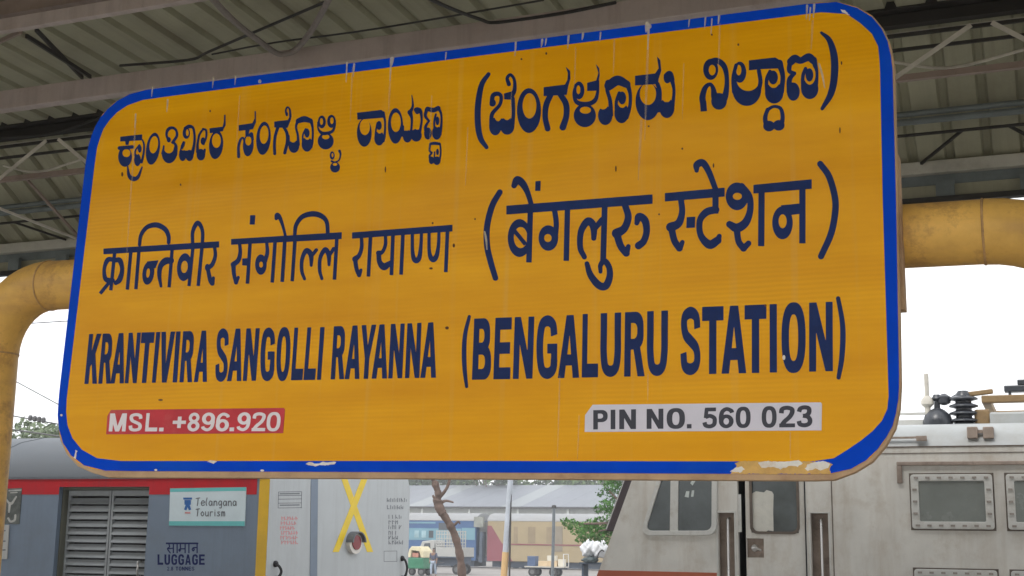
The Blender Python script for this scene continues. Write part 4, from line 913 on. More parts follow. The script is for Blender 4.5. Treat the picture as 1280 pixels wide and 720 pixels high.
# end wall: darker grey strip, cross, lamp, stencils, handles
end_poly([(389, 560), (397.5, 560), (396, 730), (387, 730)], M_cgrey, 'grey_strip', 0.004)
for a, b in (((426.5, 588), (462.5, 690)), ((459.5, 588), (419.5, 690))):
    (xa_, ya_), (xb_, yb_) = a, b
    end_poly([(xa_-3.8, ya_), (xa_+3.8, ya_), (xb_+3.8, yb_), (xb_-3.8, yb_)], M_xyel, 'cross_stroke', 0.002 if a[0] < 430 else 0.0035, 0.0005)
def end_disc(cx_, cy_, ra, rb, t0, t1, m, name, parent=coach):
    return MB().prism([onE(cx_+ra*math.cos(t), cy_+rb*math.sin(t), t0) for t in np.linspace(0, 2*math.pi, 24, endpoint=False)], (t1, 0, 0)).build(name, m, parent)
lamp = end_disc(440.5, 679, 8.0, 13.2, 0.0, 0.05, M_lampring, 'tail_lamp'); end_disc(440.8, 678, 5.3, 9.2, 0.05, 0.012, M_lampred, 'lamp_lens', lamp)
hd = MB(); ps = [onE(440.8+8.6*math.cos(t), 678+13.8*math.sin(t), 0.0) for t in np.linspace(-math.pi*1.0, 0, 12)]; pi_ = [onE(440.8+7.4*math.cos(t), 678+12.2*math.sin(t), 0.0) for t in np.linspace(-math.pi*1.0, 0, 12)]
hd.ring(ps+list(reversed(pi_)), ps+list(reversed(pi_)), (0.001, 0, 0)); 
hood = MB()
for i in range(11): hood.add([ps[i], ps[i+1], ps[i+1]+np.array([.1, 0, 0]), ps[i]+np.array([.1, 0, 0]), pi_[i], pi_[i+1], pi_[i+1]+np.array([.1, 0, 0]), pi_[i]+np.array([.1, 0, 0])], [(0, 1, 2, 3), (4, 7, 6, 5), (3, 2, 6, 7)])
hood.build('lamp_hood', M_greyink, lamp)
st1 = Ink(0.25).at(0, 0, 1)
for y in (615, 619.5, 624, 629, 635): st1.new().st(0.7, [(348, y), (377, y-0.4)])
for x in (348, 377): st1.new().st(0.7, [(x, 615), (x-0.5, 635)])
for y in (617.3, 631.5): st1.new().st(1.3, [(350, y), (374, y-0.3)])
rs = random.Random(3)
for r_, (y, n_) in enumerate(((625, 6), (634, 5), (646, 4), (653, 3), (659, 4), (666, 3), (672, 3), (678, 5))):
    x = 484 if r_ < 2 else 486
    for k in range(n_):
        q = x+k*4.3; st1.new().st(0.9, [(q, y-2.2), (q+rs.uniform(-.3, .3), y+2.2)])
        if rs.random() < .7: st1.st(0.8, [(q, y-rs.choice((2.2, 0, -2.0))), (q+2.4, y-rs.choice((2.2, 1, -2.0)))])
        if rs.random() < .6: st1.st(0.8, [(q+2.3, y-2.2+rs.uniform(0, 2)), (q+2.2, y+2.0)])
for y in (689, 702): st1.new().st(0.6, [(480, y), (496, y-.3)])
for x in (480, 496): st1.new().st(0.6, [(x, 689), (x, 702)])
st1.build('stencil_table', M_greyink, coach, lambda x, y: onE(x, y, 0.0012))['kind'] = 'stuff'
st2 = Ink(0.25).at(0, 0, 1)
for r_ in range(6):
    x = 350+rs.uniform(0, 3)
    while x < 370+rs.uniform(-4, 5):
        w = rs.uniform(1.6, 3); y = 648+r_*6.0
        st2.new().st(1.1, [(x, y-2), (x+rs.uniform(-.2, .4), y+2)]).st(0.9, [(x, y+rs.uniform(-2, 2)), (x+w, y+rs.uniform(-2, 2))]); x += w+1.2
st2.build('stencil_red', M_pinkink, coach, lambda x, y: onE(x, y, 0.0012))['kind'] = 'stuff'
def end_handle(px, py, h, m, name):
    p = onE(px, py, 0.0); q = onE(px, py+h, 0.0)
    MB().tube(catmull([p, p+np.array([.05, 0, -.01]), p*0.5+q*0.5+np.array([.07, .02, 0]), q+np.array([.05, 0, 0.01]), q], 4), 0.016, 6).lathe(tuple(p+np.array([0, 0, 0.01])), [(0.035, -0.002), (0.035, 0.02), (0.02, 0.035)], 12, 'X').build(name, m, coach, smooth=True)
end_handle(343.5, 706, 16, M_black, 'end_handle'); end_handle(502, 699, 22, M_black, 'end_handle')
for s in (-0.95, 0.95):
    MB().lathe((XC, YT+s, RAIL+1.1), [(0.11, 0.0), (0.11, 0.35), (0.08, 0.36), (0.08, 0.6), (0.23, 0.61), (0.23, 0.65)], 20, 'X').build('buffer', M_under, coach, smooth=True)
bogie(coach, XC-3.2, M_under); bogie(coach, XC-18.0, M_under)

# ------------------------------------------------------------------ locomotive
M_loco = mat('weathered loco white', (0.64, 0.625, 0.58), 0.5, var=0.09, scale=2.6, streak=(5, 1.5, 0.7), streak_col=(0.42, 0.35, 0.27), streak_amt=0.45, dirt_col=(0.42, 0.35, 0.27), dirt_amt=0.45, dirt_scale=3.5, bump=0.5, bscale=2.0)
M_lroof = mat('loco roof grey white', (0.42, 0.44, 0.44), 0.5, var=0.08, scale=2, dirt_col=(0.33, 0.31, 0.27), dirt_amt=0.5, dirt_scale=1.5)
M_lred = mat('loco orange band', (0.42, 0.10, 0.045), 0.5, var=0.1, scale=2, dirt_col=(0.25, 0.1, 0.06), dirt_amt=0.4)
M_lframe = mat('window surround', (0.60, 0.60, 0.57), 0.5, var=0.1, scale=6, dirt_col=(0.28, 0.24, 0.19), dirt_amt=0.55, dirt_scale=6)
M_glass = mat('cab glass', (0.07, 0.085, 0.085), 0.08, var=0.35, scale=3, spec=0.5)
M_mesh = mat('louvre glass', (0.20, 0.22, 0.205), 0.25, var=0.12, scale=3)
M_recess = mat('grimy recess', (0.33, 0.265, 0.22), 0.8, var=0.25, scale=5, dirt_col=(0.08, 0.055, 0.04), dirt_amt=0.6, dirt_scale=4)
M_seam = mat('grimy seam', (0.13, 0.105, 0.085), 0.8, var=0.3, scale=8)
M_bolt = mat('rusty bolt', (0.30, 0.27, 0.24), 0.7, 0.2, var=0.3, scale=20)
M_insul = mat('dark insulator', (0.05, 0.055, 0.065), 0.3, var=0.2, scale=10)
M_panto = mat('pantograph ochre', (0.27, 0.18, 0.085), 0.6, var=0.2, scale=6, dirt_col=(0.15, 0.09, 0.05), dirt_amt=0.5, dirt_scale=5)
loco = thing('electric_locomotive', (2.0, YT, RAIL), 'weathered off-white electric locomotive with sloping cab and bolted side windows', 'locomotive')
XE = 14.0
nA, nB = onY(747, 718, YS), onY(793.5, 590, YS)
xf = lambda z: nA[0]+(nB[0]-nA[0])*(z-nA[2])/(nB[2]-nA[2])
zs_ = sz(1200, 558)                                     # where the side meets the roof curve
zbot = RAIL+0.95
xd = sx(897, 660)
side1 = [(xf(zbot), zbot), (xd, zbot), (xd, zs_), (xf(zs_), zs_)]
MB().prism([(x, YS, z) for x, z in side1], (0, 0.06, 0)).build('cab_side', M_loco, loco)
R1 = (sx(898, 680), sx(918, 680)); DR = (sx(922.5, 660), sx(1008, 660)); R2 = (sx(1014, 680), sx(1036, 680))
zr = sz(908, 641); zdt = zs_-0.12
wall_grid(xd, XE, zbot, zs_, YS, 0.06, [(R1[0], R1[1], zbot+0.15, zr), (DR[0], DR[1], zbot+0.05, zdt), (R2[0], R2[1], zbot+0.15, zr)]).build('body_side', M_loco, loco)
for a, b in (R1, R2):
    bk = MB().box(a-0.02, b+0.02, YS+0.10, YS+0.13, zbot+0.13, zr+0.02).box(a-0.02, a, YS+0.061, YS+0.10, zbot+0.13, zr+0.02).box(b, b+0.02, YS+0.061, YS+0.10, zbot+0.13, zr+0.02).build('grab_recess', M_recess, loco)
    xm = (a+b)/2+0.01
    MB().tube([(xm, YS+0.1, zr-0.05), (xm, YS+0.035, zr-0.06), (xm, YS+0.03, zr-0.12), (xm, YS+0.03, zbot+0.25), (xm, YS+0.1, zbot+0.2)], 0.012, 8).build('grab_rail', M_metal, loco, smooth=True)
    MB().box(a-0.018, a-0.004, YS-0.006, YS-0.001, zbot+0.15, zr+0.0).box(b+0.004, b+0.018, YS-0.006, YS-0.001, zbot+0.15, zr).box(a-0.018, b+0.018, YS-0.006, YS-0.001, zr+0.001, zr+0.014).build('recess_trim', M_lframe, loco)
# cab door, slightly ajar on its latch side
xg = sx(931.5, 660); xh = sx(1006.0, 660)
MB().box(DR[0]-0.03, DR[1]+0.03, YS+0.35, YS+0.38, zbot, zdt+0.05).box(DR[0]-0.03, DR[0]-0.002, YS+0.061, YS+0.35, zbot, zdt+0.05).box(DR[1]+0.002, DR[1]+0.03, YS+0.061, YS+0.35, zbot, zdt+0.05).build('door_void', mat('door void', (0.05, 0.05, 0.05), 0.8, var=0.2, scale=6), loco)
MB().box(DR[0]+0.002, DR[0]+0.03, YS+0.005, YS+0.03, sz(925, 665), sz(925, 618)).build('hinge_cover', M_lframe, loco)
wz0, wz1 = sz(967, 666), sz(967, 590)+0.04
wx0, wx1 = sx(938, 640), sx(997, 640)
hb = (sx(932.5, 684), sx(954, 684), sz(943, 697), sz(943, 673))
door = wall_grid(xg, xh, zbot+0.06, zdt-0.01, YS+0.03, 0.04, [(hb[0], hb[1], hb[2], hb[3]), (wx0, wx1, wz0, wz1)]).build('cab_door', M_loco, loco)
fo, fi = rrect(wx0-0.012, wx1+0.012, wz0-0.012, wz1+0.012, 0.07), rrect(wx0+0.012, wx1-0.012, wz0+0.012, wz1-0.012, 0.055)
MB().ring([(x, YS+0.022, z) for x, z in fo], [(x, YS+0.022, z) for x, z in fi], (0, 0.02, 0)).build('window_seal', M_seam, door)
MB().box(wx0+0.001, wx1-0.001, YS+0.05, YS+0.056, wz0+0.001, wz1-0.001).build('door_glass', M_glass, door)
pp = Ink(0.4).at(0, 0, 1); pp.new().poly([(939.5, 617), (945, 614), (955, 615.5), (958, 612.5), (965, 614.5), (967, 618), (966.5, 640), (967, 664), (960, 663), (956, 666), (946, 665.5), (940.5, 658), (939.5, 640)])
pp.build('white_paper', mat('torn white paper', (0.62, 0.61, 0.55), 0.8, var=0.12, scale=14, dirt_col=(0.42, 0.38, 0.3), dirt_amt=0.6, dirt_scale=7), door, lambda x, y: onY(x, y, YS+0.046))
MB().box(hb[0]-0.01, hb[1]+0.01, YS+0.071, YS+0.09, hb[2]-0.01, hb[3]+0.01).build('handle_box', M_recess, door)
hcx, hcz = (hb[0]+hb[1])/2, (hb[2]+hb[3])/2
MB().lathe((hcx-0.01, YS+0.072, hcz), [(0.035, 0.0), (0.03, -0.03), (0.02, -0.035)], 14, 'Y').tube([(hcx-0.01, YS+0.04, hcz), (hcx+0.055, YS+0.035, hcz-0.02)], 0.011, 8).build('door_handle', M_metal, door, smooth=True)
xe2 = sx(1003, 660); MB().box(xh+0.001, xh+0.006, YS-0.002, YS+0.05, zbot+0.06, zdt).build('door_seal', M_black, loco)
MB().box(DR[1]+0.0, DR[1]+0.006, YS-0.006, YS-0.001, zbot+0.06, zs_-0.02).build('door_trim', M_lframe, loco)
MB().box(sx(1040), sx(1041.3), YS-0.003, YS-0.0005, zbot, zs_).build('panel_seam', M_seam, loco)
# cab side window with sloping front edge and a mullion
def cabwin(inset):
    return [(804+inset*1.15, 668-inset*0.2), (806+inset, 662-inset), (836+inset*1.1, 560+inset), (842+inset, 553+inset), (890-inset, 553+inset), (896-inset, 559+inset), (896-inset, 661-inset), (890-inset, 668.5-inset), (812+inset*1.2, 668-inset)]
def smooth_poly(P, r=0.25, n=4):
    out = []; k = len(P)
    for i in range(k):
        a, b, c = np.array(P[i-1]), np.array(P[i]), np.array(P[(i+1) % k])
        p, q = b+(a-b)*r, b+(c-b)*r
        for t in np.linspace(0, 1, n): out.append(tuple((1-t)**2*p+2*t*(1-t)*b+t*t*q))
    return out
wo_ = [(800.5, 669.5), (838, 548), (897.5, 548), (896.5, 669.5)]; wi_ = [(807.5, 663.3), (842, 554), (890.5, 554), (890, 663.3)]
def roundq(P, rr, n=6):
    out = []; k = len(P)
    for i in range(k):
        a, b, c = np.array(P[i-1], float), np.array(P[i], float), np.array(P[(i+1) % k], float)
        p, q = b+(a-b)/np.linalg.norm(a-b)*rr, b+(c-b)/np.linalg.norm(c-b)*rr
        for t in np.linspace(0, 1, n): out.append(tuple((1-t)**2*p+2*t*(1-t)*b+t*t*q))
    return out
A_, B_ = roundq(wo_, 14), roundq(wi_, 9)
cw = MB().ring([onSide(x, y, 0.028) for x, y in A_], [onSide(x, y, 0.028) for x, y in B_], (0, 0.027, 0)).build('cab_window_frame', M_lframe, loco, bevel=0.005)
MB().prism([onSide(x, y, 0.006) for x, y in B_], (0, 0.005, 0)).build('cab_glass', M_glass, cw)
MB().prism([onSide(x, y, 0.022) for x, y in ((838, 663.3), (848, 663.3), (849, 554), (839.5, 554))], (0, 0.015, 0)).build('mullion', M_lframe, cw)
st = Ink(0.4).at(0, 0, 1); st.new().poly([(863, 604), (868, 596), (869, 588), (873, 588), (872, 597), (866, 607)]).poly([(856, 621), (858, 614), (862, 614), (861, 622)]).poly([(864, 621), (865, 613), (868, 613), (867, 621)])
st.build('glass_sticker', mat('window sticker', (0.55, 0.6, 0.58), 0.5, var=0.2, scale=10), cw, lambda x, y: onSide(x, y, 0.0065))
# front face, roof, far side
prof = [(YS, zs_), (YS+0.05, zs_+0.10), (YS+0.16, zs_+0.19), (YS+0.40, zs_+0.235), (YT, zs_+0.28)]
prof = prof+[(YS+YFAR-y, z) for y, z in reversed(prof[:-1])]
v1 = [(xf(z)+0.01, y, z) for y, z in prof]; v2 = [(XE, y, z) for y, z in prof]; n_ = len(prof)
MB().add(v1+v2, [(i, i+1, n_+i+1, n_+i) for i in range(n_-1)]+[tuple(range(n_)), tuple(reversed(range(n_, 2*n_))), (0, n_, 2*n_-1, n_-1)]).build('roof', M_lroof, loco, smooth=True)
MB().prism([(x, YFAR-0.06, z) for x, z in [(xf(zbot), zbot), (XE, zbot), (XE, zs_), (xf(zs_), zs_)]], (0, 0.06, 0)).build('body_side', M_loco, loco)
MB().add([(xf(zbot)+0.002, YS+0.061, zbot), (xf(zbot)+0.002, YFAR-0.061, zbot), (xf(zs_)+0.002, YFAR-0.061, zs_), (xf(zs_)+0.002, YS+0.061, zs_), (xf(zbot)+0.05, YS+0.061, zbot), (xf(zbot)+0.05, YFAR-0.061, zbot), (xf(zs_)+0.05, YFAR-0.061, zs_), (xf(zs_)+0.05, YS+0.061, zs_)],
         [(0, 3, 2, 1), (4, 5, 6, 7), (0, 1, 5, 4), (1, 2, 6, 5), (2, 3, 7, 6), (3, 0, 4, 7)]).build('cab_front', M_loco, loco)
MB().box(xf(zbot)+0.1, XE-0.05, YS+0.1, YFAR-0.1, zbot-0.12, zbot-0.001).build('floor', M_under, loco)
MB().box(XE-0.05, XE-0.001, YS+0.061, YFAR-0.061, zbot, zs_).build('end_wall', M_loco, loco)
# windscreen with its dark surround, seen edge-on past the nose
wz = [sz(757, 664), sz(800, 575)+0.2]
ws = MB()
for sgn in (1,):
    a, b = wz; off = 0.11
    ws.add([(xf(a)-off, YS+0.10, a), (xf(a)-off, YFAR-0.1, a), (xf(b)-off, YFAR-0.1, b), (xf(b)-off, YS+0.10, b), (xf(a), YS+0.10, a), (xf(a), YFAR-0.1, a), (xf(b), YFAR-0.1, b), (xf(b), YS+0.10, b)],
           [(0, 3, 2, 1), (4, 5, 6, 7), (0, 1, 5, 4), (1, 2, 6, 5), (2, 3, 7, 6), (3, 0, 4, 7)])
ws.build('windscreen', mat('windscreen rubber', (0.06, 0.045, 0.05), 0.5, var=0.2, scale=6), loco, bevel=0.01)
MB().bar((xf(wz[0])-0.125, YS+0.2, wz[0]+0.02), (xf(wz[1])-0.125, YS+0.2, wz[1]), 0.02, 0.03).build('windscreen_frame', M_lframe, loco)
# orange waist band
zr2 = sz(830, 714.5)
MB().prism([(xf(zr2-0.33)-0.002, YS-0.004, zr2-0.33), (xd-0.0, YS-0.004, zr2-0.33), (xd-0.0, YS-0.004, zr2), (xf(zr2)-0.002, YS-0.004, zr2)], (0, 0.003, 0)).build('orange_band', M_lred, loco)
# bolted engine-room windows
wA = None
def bolted(x0, x1, z0, z1, base_obj=None):
    fr = MB().ring([(x, YS-0.028, z) for x, z in rrect(x0, x1, z0, z1, 0.025, 3)], [(x, YS-0.028, z) for x, z in rrect(x0+0.068, x1-0.068, z0+0.066, z1-0.06, 0.012, 3)], (0, 0.027, 0)).build('window_frame', M_lframe, loco, bevel=0.006)
    MB().box(x0-0.012, x1+0.012, YS-0.006, YS-0.001, z0-0.012, z1+0.012).build('window_gasket', M_seam, fr)
    MB().box(x0+0.067, x1-0.067, YS-0.012, YS-0.008, z0+0.065, z1-0.059).build('window_glass', M_mesh, fr)
    b0 = None
    pts = [(x0+0.05+i*(x1-x0-0.1)/6, z) for i in range(7) for z in (z0+0.03, z1-0.03)]+[(x, z0+0.03+i*(z1-z0-0.06)/4) for i in (1, 2, 3) for x in (x0+0.034, x1-0.034)]
    for x, z in pts:
        if b0 is None: b0 = MB().box(-0.018, 0.018, -0.008, 0.008, -0.009, 0.009).build('bolt', M_bolt, fr); b0.location = Vector((x, YS-0.034, z))-world_loc(fr); b0.data.transform(Matrix.Translation(world_loc(fr)))
        else: again(b0, Vector((x, YS-0.034, z))-world_loc(fr), fr)
    return fr
wz1_, wz0_ = sz(1190, 593), sz(1190, 661.5); x0_, x1_ = sx(1139.5, 630), sx(1242, 630)
step = sx(1259, 630)-x0_
for k in range(8):
    bolted(x0_+k*step, x1_+k*step, wz0_, wz1_); bolted(x0_+k*step, x1_+k*step, sz(1190, 712)-0.5, sz(1190, 712))
zg = sz(1200, 580); gx = sx(1121, 580)
MB().box(gx, XE-0.1, YS-0.035, YS-0.001, zg-0.012, zg+0.022).box(gx, gx+0.045, YS-0.034, YS-0.001, zg-0.17, zg-0.0121).build('rain_gutter', M_recess, loco, bevel=0.006)
for px_, w_ in ((558, 0.012), (566, 0.006)):
    z = sz(1190, px_); MB().box(xf(z)+0.3, XE-0.02, YS-0.006, YS-0.0005, z-w_/2, z+w_/2).build('roof_seam', M_seam, loco)
# roof fittings
YR = 13.25
def rz(px, py, Y=YR): return onY(px, py, Y)[2]
def rxx(px, Y=YR): return onY(px, 520, Y)[0]
zro = zs_+0.24
def insul(cx_, cy_, zb, r, h, n):
    pr = []
    for k in range(n):
        a = zb+h*k/n; pr += [(r*0.55, a), (r, a+h/n*0.25), (r*0.97, a+h/n*0.45), (r*0.55, a+h/n*0.75)]
    return MB().lathe((cx_, cy_, 0), [(r*1.25, zb-0.06), (r*1.2, zb-0.01)]+pr+[(r*0.5, zb+h), (r*0.35, zb+h+0.03)], 18)
ci = rxx(1205); insul(ci, YR, zro+0.03, 0.135, rz(1205, 490)-zro-0.05, 4).build('insulator', M_insul, loco, smooth=True)
insul(rxx(1205)+1.5, YR+1.6, zro+0.03, 0.13, 0.32, 4).build('insulator', M_insul, loco, smooth=True); insul(rxx(1205)+1.5, YR, zro+0.03, 0.13, 0.32, 4).build('insulator', M_insul, loco, smooth=True)
cm = rxx(1160); MB().tube([(cm, YR, zro-0.02), (cm, YR, rz(1160, 500))], 0.028, 8).tube([(cm, YR, rz(1160, 503)), (cm, YR, rz(1160, 467))], 0.022, 8).lathe((cm, YR, rz(1160, 503)), [(0.03, -0.05), (0.06, -0.02), (0.06, 0.02), (0.03, 0.06)], 10).build('arrester', M_lattice, loco, smooth=True)
cd = rxx(1172); MB().lathe((cd, YR, zro-0.02), [(0.14, 0), (0.14, 0.07), (0.12, 0.13), (0.07, 0.18), (0.03, 0.2), (0.025, 0.27), (0.05, 0.29), (0.03, 0.33)], 16).build('roof_bushing', M_insul, loco, smooth=True)
MB().tube(catmull([(cm, YR, rz(1160, 502)), (cd+0.03, YR, rz(1172, 497)), (rxx(1186), YR, rz(1186, 500)), (ci-0.05, YR, rz(1198, 494))], 4), 0.018, 6).lathe((rxx(1181), YR, rz(1181, 500)), [(0.02, -0.05), (0.06, -0.03), (0.06, 0.03), (0.02, 0.06)], 10).build('busbar', M_insul, loco, smooth=True)
pz = rz(1250, 499)
MB().bar((ci-0.02, YR, rz(1212, 494)), (rxx(1243), YR, rz(1243, 489)), 0.06, 0.045).box(rxx(1228), rxx(1300)+0.8, YR-0.05, YR+0.05, pz-0.035, pz+0.035).build('pantograph_base', M_panto, loco, bevel=0.01)
MB().box(rxx(1228), rxx(1300)+0.8, YR+1.5, YR+1.6, pz-0.035, pz+0.035).box(rxx(1300)+0.8, rxx(1300)+0.9, YR-0.05, YR+1.6, pz-0.035, pz+0.035).box(rxx(1228), rxx(1228)+0.08, YR+0.05, YR+1.5, pz-0.035, pz+0.035).build('pantograph_base', M_panto, loco, bevel=0.01)
MB().box(rxx(1257), rxx(1300)+0.5, YR-0.04, YR+0.1, rz(1265, 490), rz(1265, 482)).box(rxx(1274), rxx(1300)+0.5, YR-0.04, YR+0.1, rz(1265, 482)+0.001, rz(1265, 475)).box(rxx(1262), rxx(1266), YR-0.03, YR+0.03, pz+0.02, rz(1265, 489.5)).box(rxx(1300)+0.3, rxx(1300)+0.36, YR-0.03, YR+0.03, pz+0.02, rz(1265, 489.5)).build('pantograph_arm', M_insul, loco, bevel=0.01)
MB().box(rxx(1238), rxx(1300)+1.2, YR-0.2, YR+0.5, zro-0.03, rz(1260, 517)).build('roof_box', M_lroof, loco, bevel=0.02)
MB().box(rxx(1218), rxx(1238)-0.002, YR-0.05, YR+0.2, zro-0.03, rz(1230, 512)).build('roof_bracket', M_panto, loco, bevel=0.02)
MB().box(rxx(1105), rxx(1158), YR-0.02, YR+0.02, rz(1130, 519), rz(1130, 516)).box(rxx(1110), rxx(1158), YR, YR+0.3, zro-0.02, rz(1130, 525)).box(rxx(1157), rxx(1158.5), YR-0.02, YR+0.02, zro, rz(1130, 519)).build('roof_rail', M_lframe, loco)
for px in (1216, 1236): 
    z = sz(px, 541); MB().box(sx(px, 540)-0.05, sx(px, 540)+0.04, YS-0.005, YS+0.2, z-0.05, z+0.055).build('roof_clamp', M_recess, loco, bevel=0.008)
MB().box(sx(1219), sx(1234), YS+0.02, YS+0.06, sz(1226, 541), sz(1226, 537)).build('roof_clamp', M_recess, loco)
MB().box(sx(1150), sx(1163), YS-0.03, YS+0.02, sz(1156, 551), sz(1156, 545)).box(sx(1085), sx(1150), YS-0.012, YS+0.01, sz(1120, 548.5), sz(1120, 546)).build('roof_rail', M_recess, loco)
for s in (-0.95, 0.95):
    MB().lathe((xf(zbot)-0.55, YT+s, RAIL+1.1), [(0.23, 0.0), (0.23, 0.04), (0.08, 0.05), (0.08, 0.3), (0.11, 0.31), (0.11, 0.62)], 20, 'X').build('buffer', M_under, loco, smooth=True)
bogie(loco, 0.2, M_under); bogie(loco, 10.5, M_under)
# ------------------------------------------------------------------ the yard seen between the two vehicles
GZ = -0.45
def gpt(px, D):
    """point on the yard at camera depth D under photo column px"""
    p = atD(px, 690, D); return np.array([p[0], p[1], GZ])
def depth_px(D): return FPX/D
# --- trees
def leaf_mesh(clumps, n, size, rng):
    V, F = [], []
    tot = sum(c[3]**2 for c in clumps)
    for cx_, cy_, cz_, r in clumps:
        m_ = int(n*r*r/tot)
        for _ in range(m_):
            d = rng.normal(size=3); d /= np.linalg.norm(d); rr = r*rng.uniform(0.25, 1.0)**0.45
            c = np.array([cx_, cy_, cz_])+d*rr*np.array([1, 1, 0.8])
            a = rng.normal(size=3); a /= np.linalg.norm(a); b = np.cross(a, rng.normal(size=3)); b /= np.linalg.norm(b); s = size*rng.uniform(0.6, 1.4)
            k = len(V); V += [c-a*s, c+b*s*0.45, c+a*s, c-b*s*0.45]; F.append((k, k+1, k+2, k+3))
    return MB().add(V, F)
def leafmat(name, c):
    return mat(name, c, 0.7, var=0.45, scale=1.1, spec=0.3)
M_leafA = leafmat('leaf mid green', (0.085, 0.14, 0.035)); M_leafB = leafmat('leaf dark green', (0.05, 0.085, 0.03)); M_leafC = leafmat('leaf fresh green', (0.075, 0.18, 0.04))
M_bark = mat('bark', (0.15, 0.105, 0.085), 0.9, var=0.35, scale=5, bump=0.8, bscale=14, dirt_col=(0.07, 0.045, 0.035), dirt_amt=0.6, dirt_scale=4)
def tree(name, loc, h, r, label, m, seed, nleaf=2600, size=0.16, trunk=0.16, group=None, crown_z=0.62):
    rng = np.random.default_rng(seed)
    t = thing(name, tuple(loc), label, 'tree', group); x, y, z = loc
    tops = []; mb = MB()
    mb.tube(catmull([(x, y, z-0.05), (x+rng.uniform(-.1, .1), y, z+h*0.22), (x+rng.uniform(-.2, .2), y+rng.uniform(-.2, .2), z+h*0.5)], 5), [trunk*(1-0.04*i) for i in range(11)], 9)
    cl = []
    for k in range(7):
        a = rng.uniform(0, 2*math.pi); rr = r*rng.uniform(0.35, 0.7); zz_ = z+h*crown_z+rng.uniform(-0.15, 0.28)*h
        e = (x+rr*math.cos(a), y+rr*math.sin(a), zz_); mb.tube(catmull([(x, y, z+h*rng.uniform(0.3, 0.48)), ((x+e[0])/2, (y+e[1])/2, (z+h*0.45+e[2])/2), e], 4), [trunk*0.5*(1-0.08*i) for i in range(9)], 6)
        cl.append((*e, r*rng.uniform(0.32, 0.5)))
        for _ in range(2): cl.append((e[0]+rng.uniform(-1, 1)*r*0.4, e[1]+rng.uniform(-1, 1)*r*0.4, e[2]+rng.uniform(-.4, .6)*r*0.5, r*rng.uniform(0.15, 0.3)))
    cl.append((x, y, z+h*0.82, r*0.5))
    mb.build('trunk', M_bark, t, smooth=True)
    leaf_mesh(cl, nleaf, size, rng).build('crown', m, t)
    return t
# green trees far behind the goods shed
for k, px in enumerate((470, 520, 565, 610, 650, 690, 730, 775)):
    D = 165+8*(k % 3); tree('tree', gpt(px, D), 10.5+1.2*((k*5) % 4), 4.4, 'leafy green tree rising behind the long pale shed roof', (M_leafA, M_leafB)[k % 2], 20+k, 1500, 0.45, 0.25, 'trees behind the shed')
# tree with grey-green top behind the luggage coach
tree('tree', (atD(48, 600, 46)[0], atD(48, 600, 46)[1], GZ), 6.4, 2.2, 'tree whose thin top shows over the roof of the grey luggage coach', mat('leaf dusty green', (0.15, 0.19, 0.11), 0.8, var=0.4, scale=1.5), 77, 2600, 0.13, 0.13)
# leafy tree reaching out beside the locomotive nose
tl = gpt(800, 38); t = thing('tree', tuple(tl), 'bright green leafy branches hanging beside the sloping locomotive nose', 'tree')
rng = np.random.default_rng(9)
tk = MB(); tk.tube(catmull([tuple(tl), (tl[0]-0.1, tl[1], 1.4), (tl[0]+0.1, tl[1]+0.1, 3.4), (tl[0], tl[1], 4.6)], 5), [0.17-0.006*i for i in range(16)], 9)
cl = []
for px, py, r in ((712, 655, .22), (722, 660, .28), (733, 663, .30), (745, 666, .34), (757, 668, .36), (768, 662, .4), (738, 655, .2), (752, 655, .28), (748, 636, .16), (757, 632, .22), (765, 640, .3), (750, 616, .14), (760, 608, .2), (752, 598, .14), (768, 620, .3), (780, 600, .5), (795, 570, .6), (790, 640, .5), (812, 590, .6), (830, 560, .6), (706, 652, .13), (726, 674, .16)):
    D = 38+rng.uniform(-.8, .8); p = atD(px, py, D); cl.append((p[0], p[1], p[2], r))
for px, py in ((712, 655), (748, 664), (756, 634), (753, 605)):
    p = atD(px, py, 38); tk.tube(catmull([(tl[0], tl[1], 1.6+rng.uniform(-.2, .8)), tuple((p+np.array([tl[0], tl[1], 2.0]))/2+np.array([0, 0, .15])), tuple(p)], 5), [0.06-0.0045*i for i in range(11)], 6)
tk.build('trunk', M_bark, t, smooth=True); leaf_mesh(cl, 5200, 0.055, rng).build('crown', M_leafC, t)
# bare pollarded tree
D = 34.0; b = gpt(578, D)
bt = thing('bare_tree', tuple(b), 'bare crooked grey-brown pollarded trunk with stub branches between the trains', 'tree')
A = lambda px, py: tuple(atD(px, py, D))
pts = [(b[0], b[1], GZ-0.05), A(578, 745), A(577, 712), A(574, 690), A(568, 668), A(560, 652), A(551, 638), A(547, 627), A(548, 618), A(544, 605), A(540, 596), A(536, 575), A(541, 545)]
q = catmull(pts, 8); rg = np.random.default_rng(3)
MB().tube(q, [max(0.022, (0.108-0.030*(i/len(q)))*(1+0.10*math.sin(i*0.9)+rg.uniform(-.07, .07))*(1.0 if i < 76 else 0.6) + (0.028 if 46 <= i <= 58 else 0)) for i in range(len(q))], 12).build('trunk', M_bark, bt, smooth=True)
for ps_, r in (([(549, 622), (556, 614), (561, 604), (563, 590), (566, 560)], 0.05), ([(552, 628), (558, 626), (567, 628)], 0.045), ([(548, 622), (543, 622), (541, 619)], 0.055), ([(568, 656), (573, 652), (575, 655)], 0.04)):
    q = catmull([A(*p) for p in ps_], 4); MB().tube(q, [r*(1-0.6*i/len(q)) for i in range(len(q))], 8).build('branch', M_bark, bt, smooth=True)
rng = np.random.default_rng(4)
leaf_mesh([(*A(541, 540), .5), (*A(566, 545), .45), (*A(552, 520), .6)], 700, 0.07, rng).build('crown', M_leafA, bt)

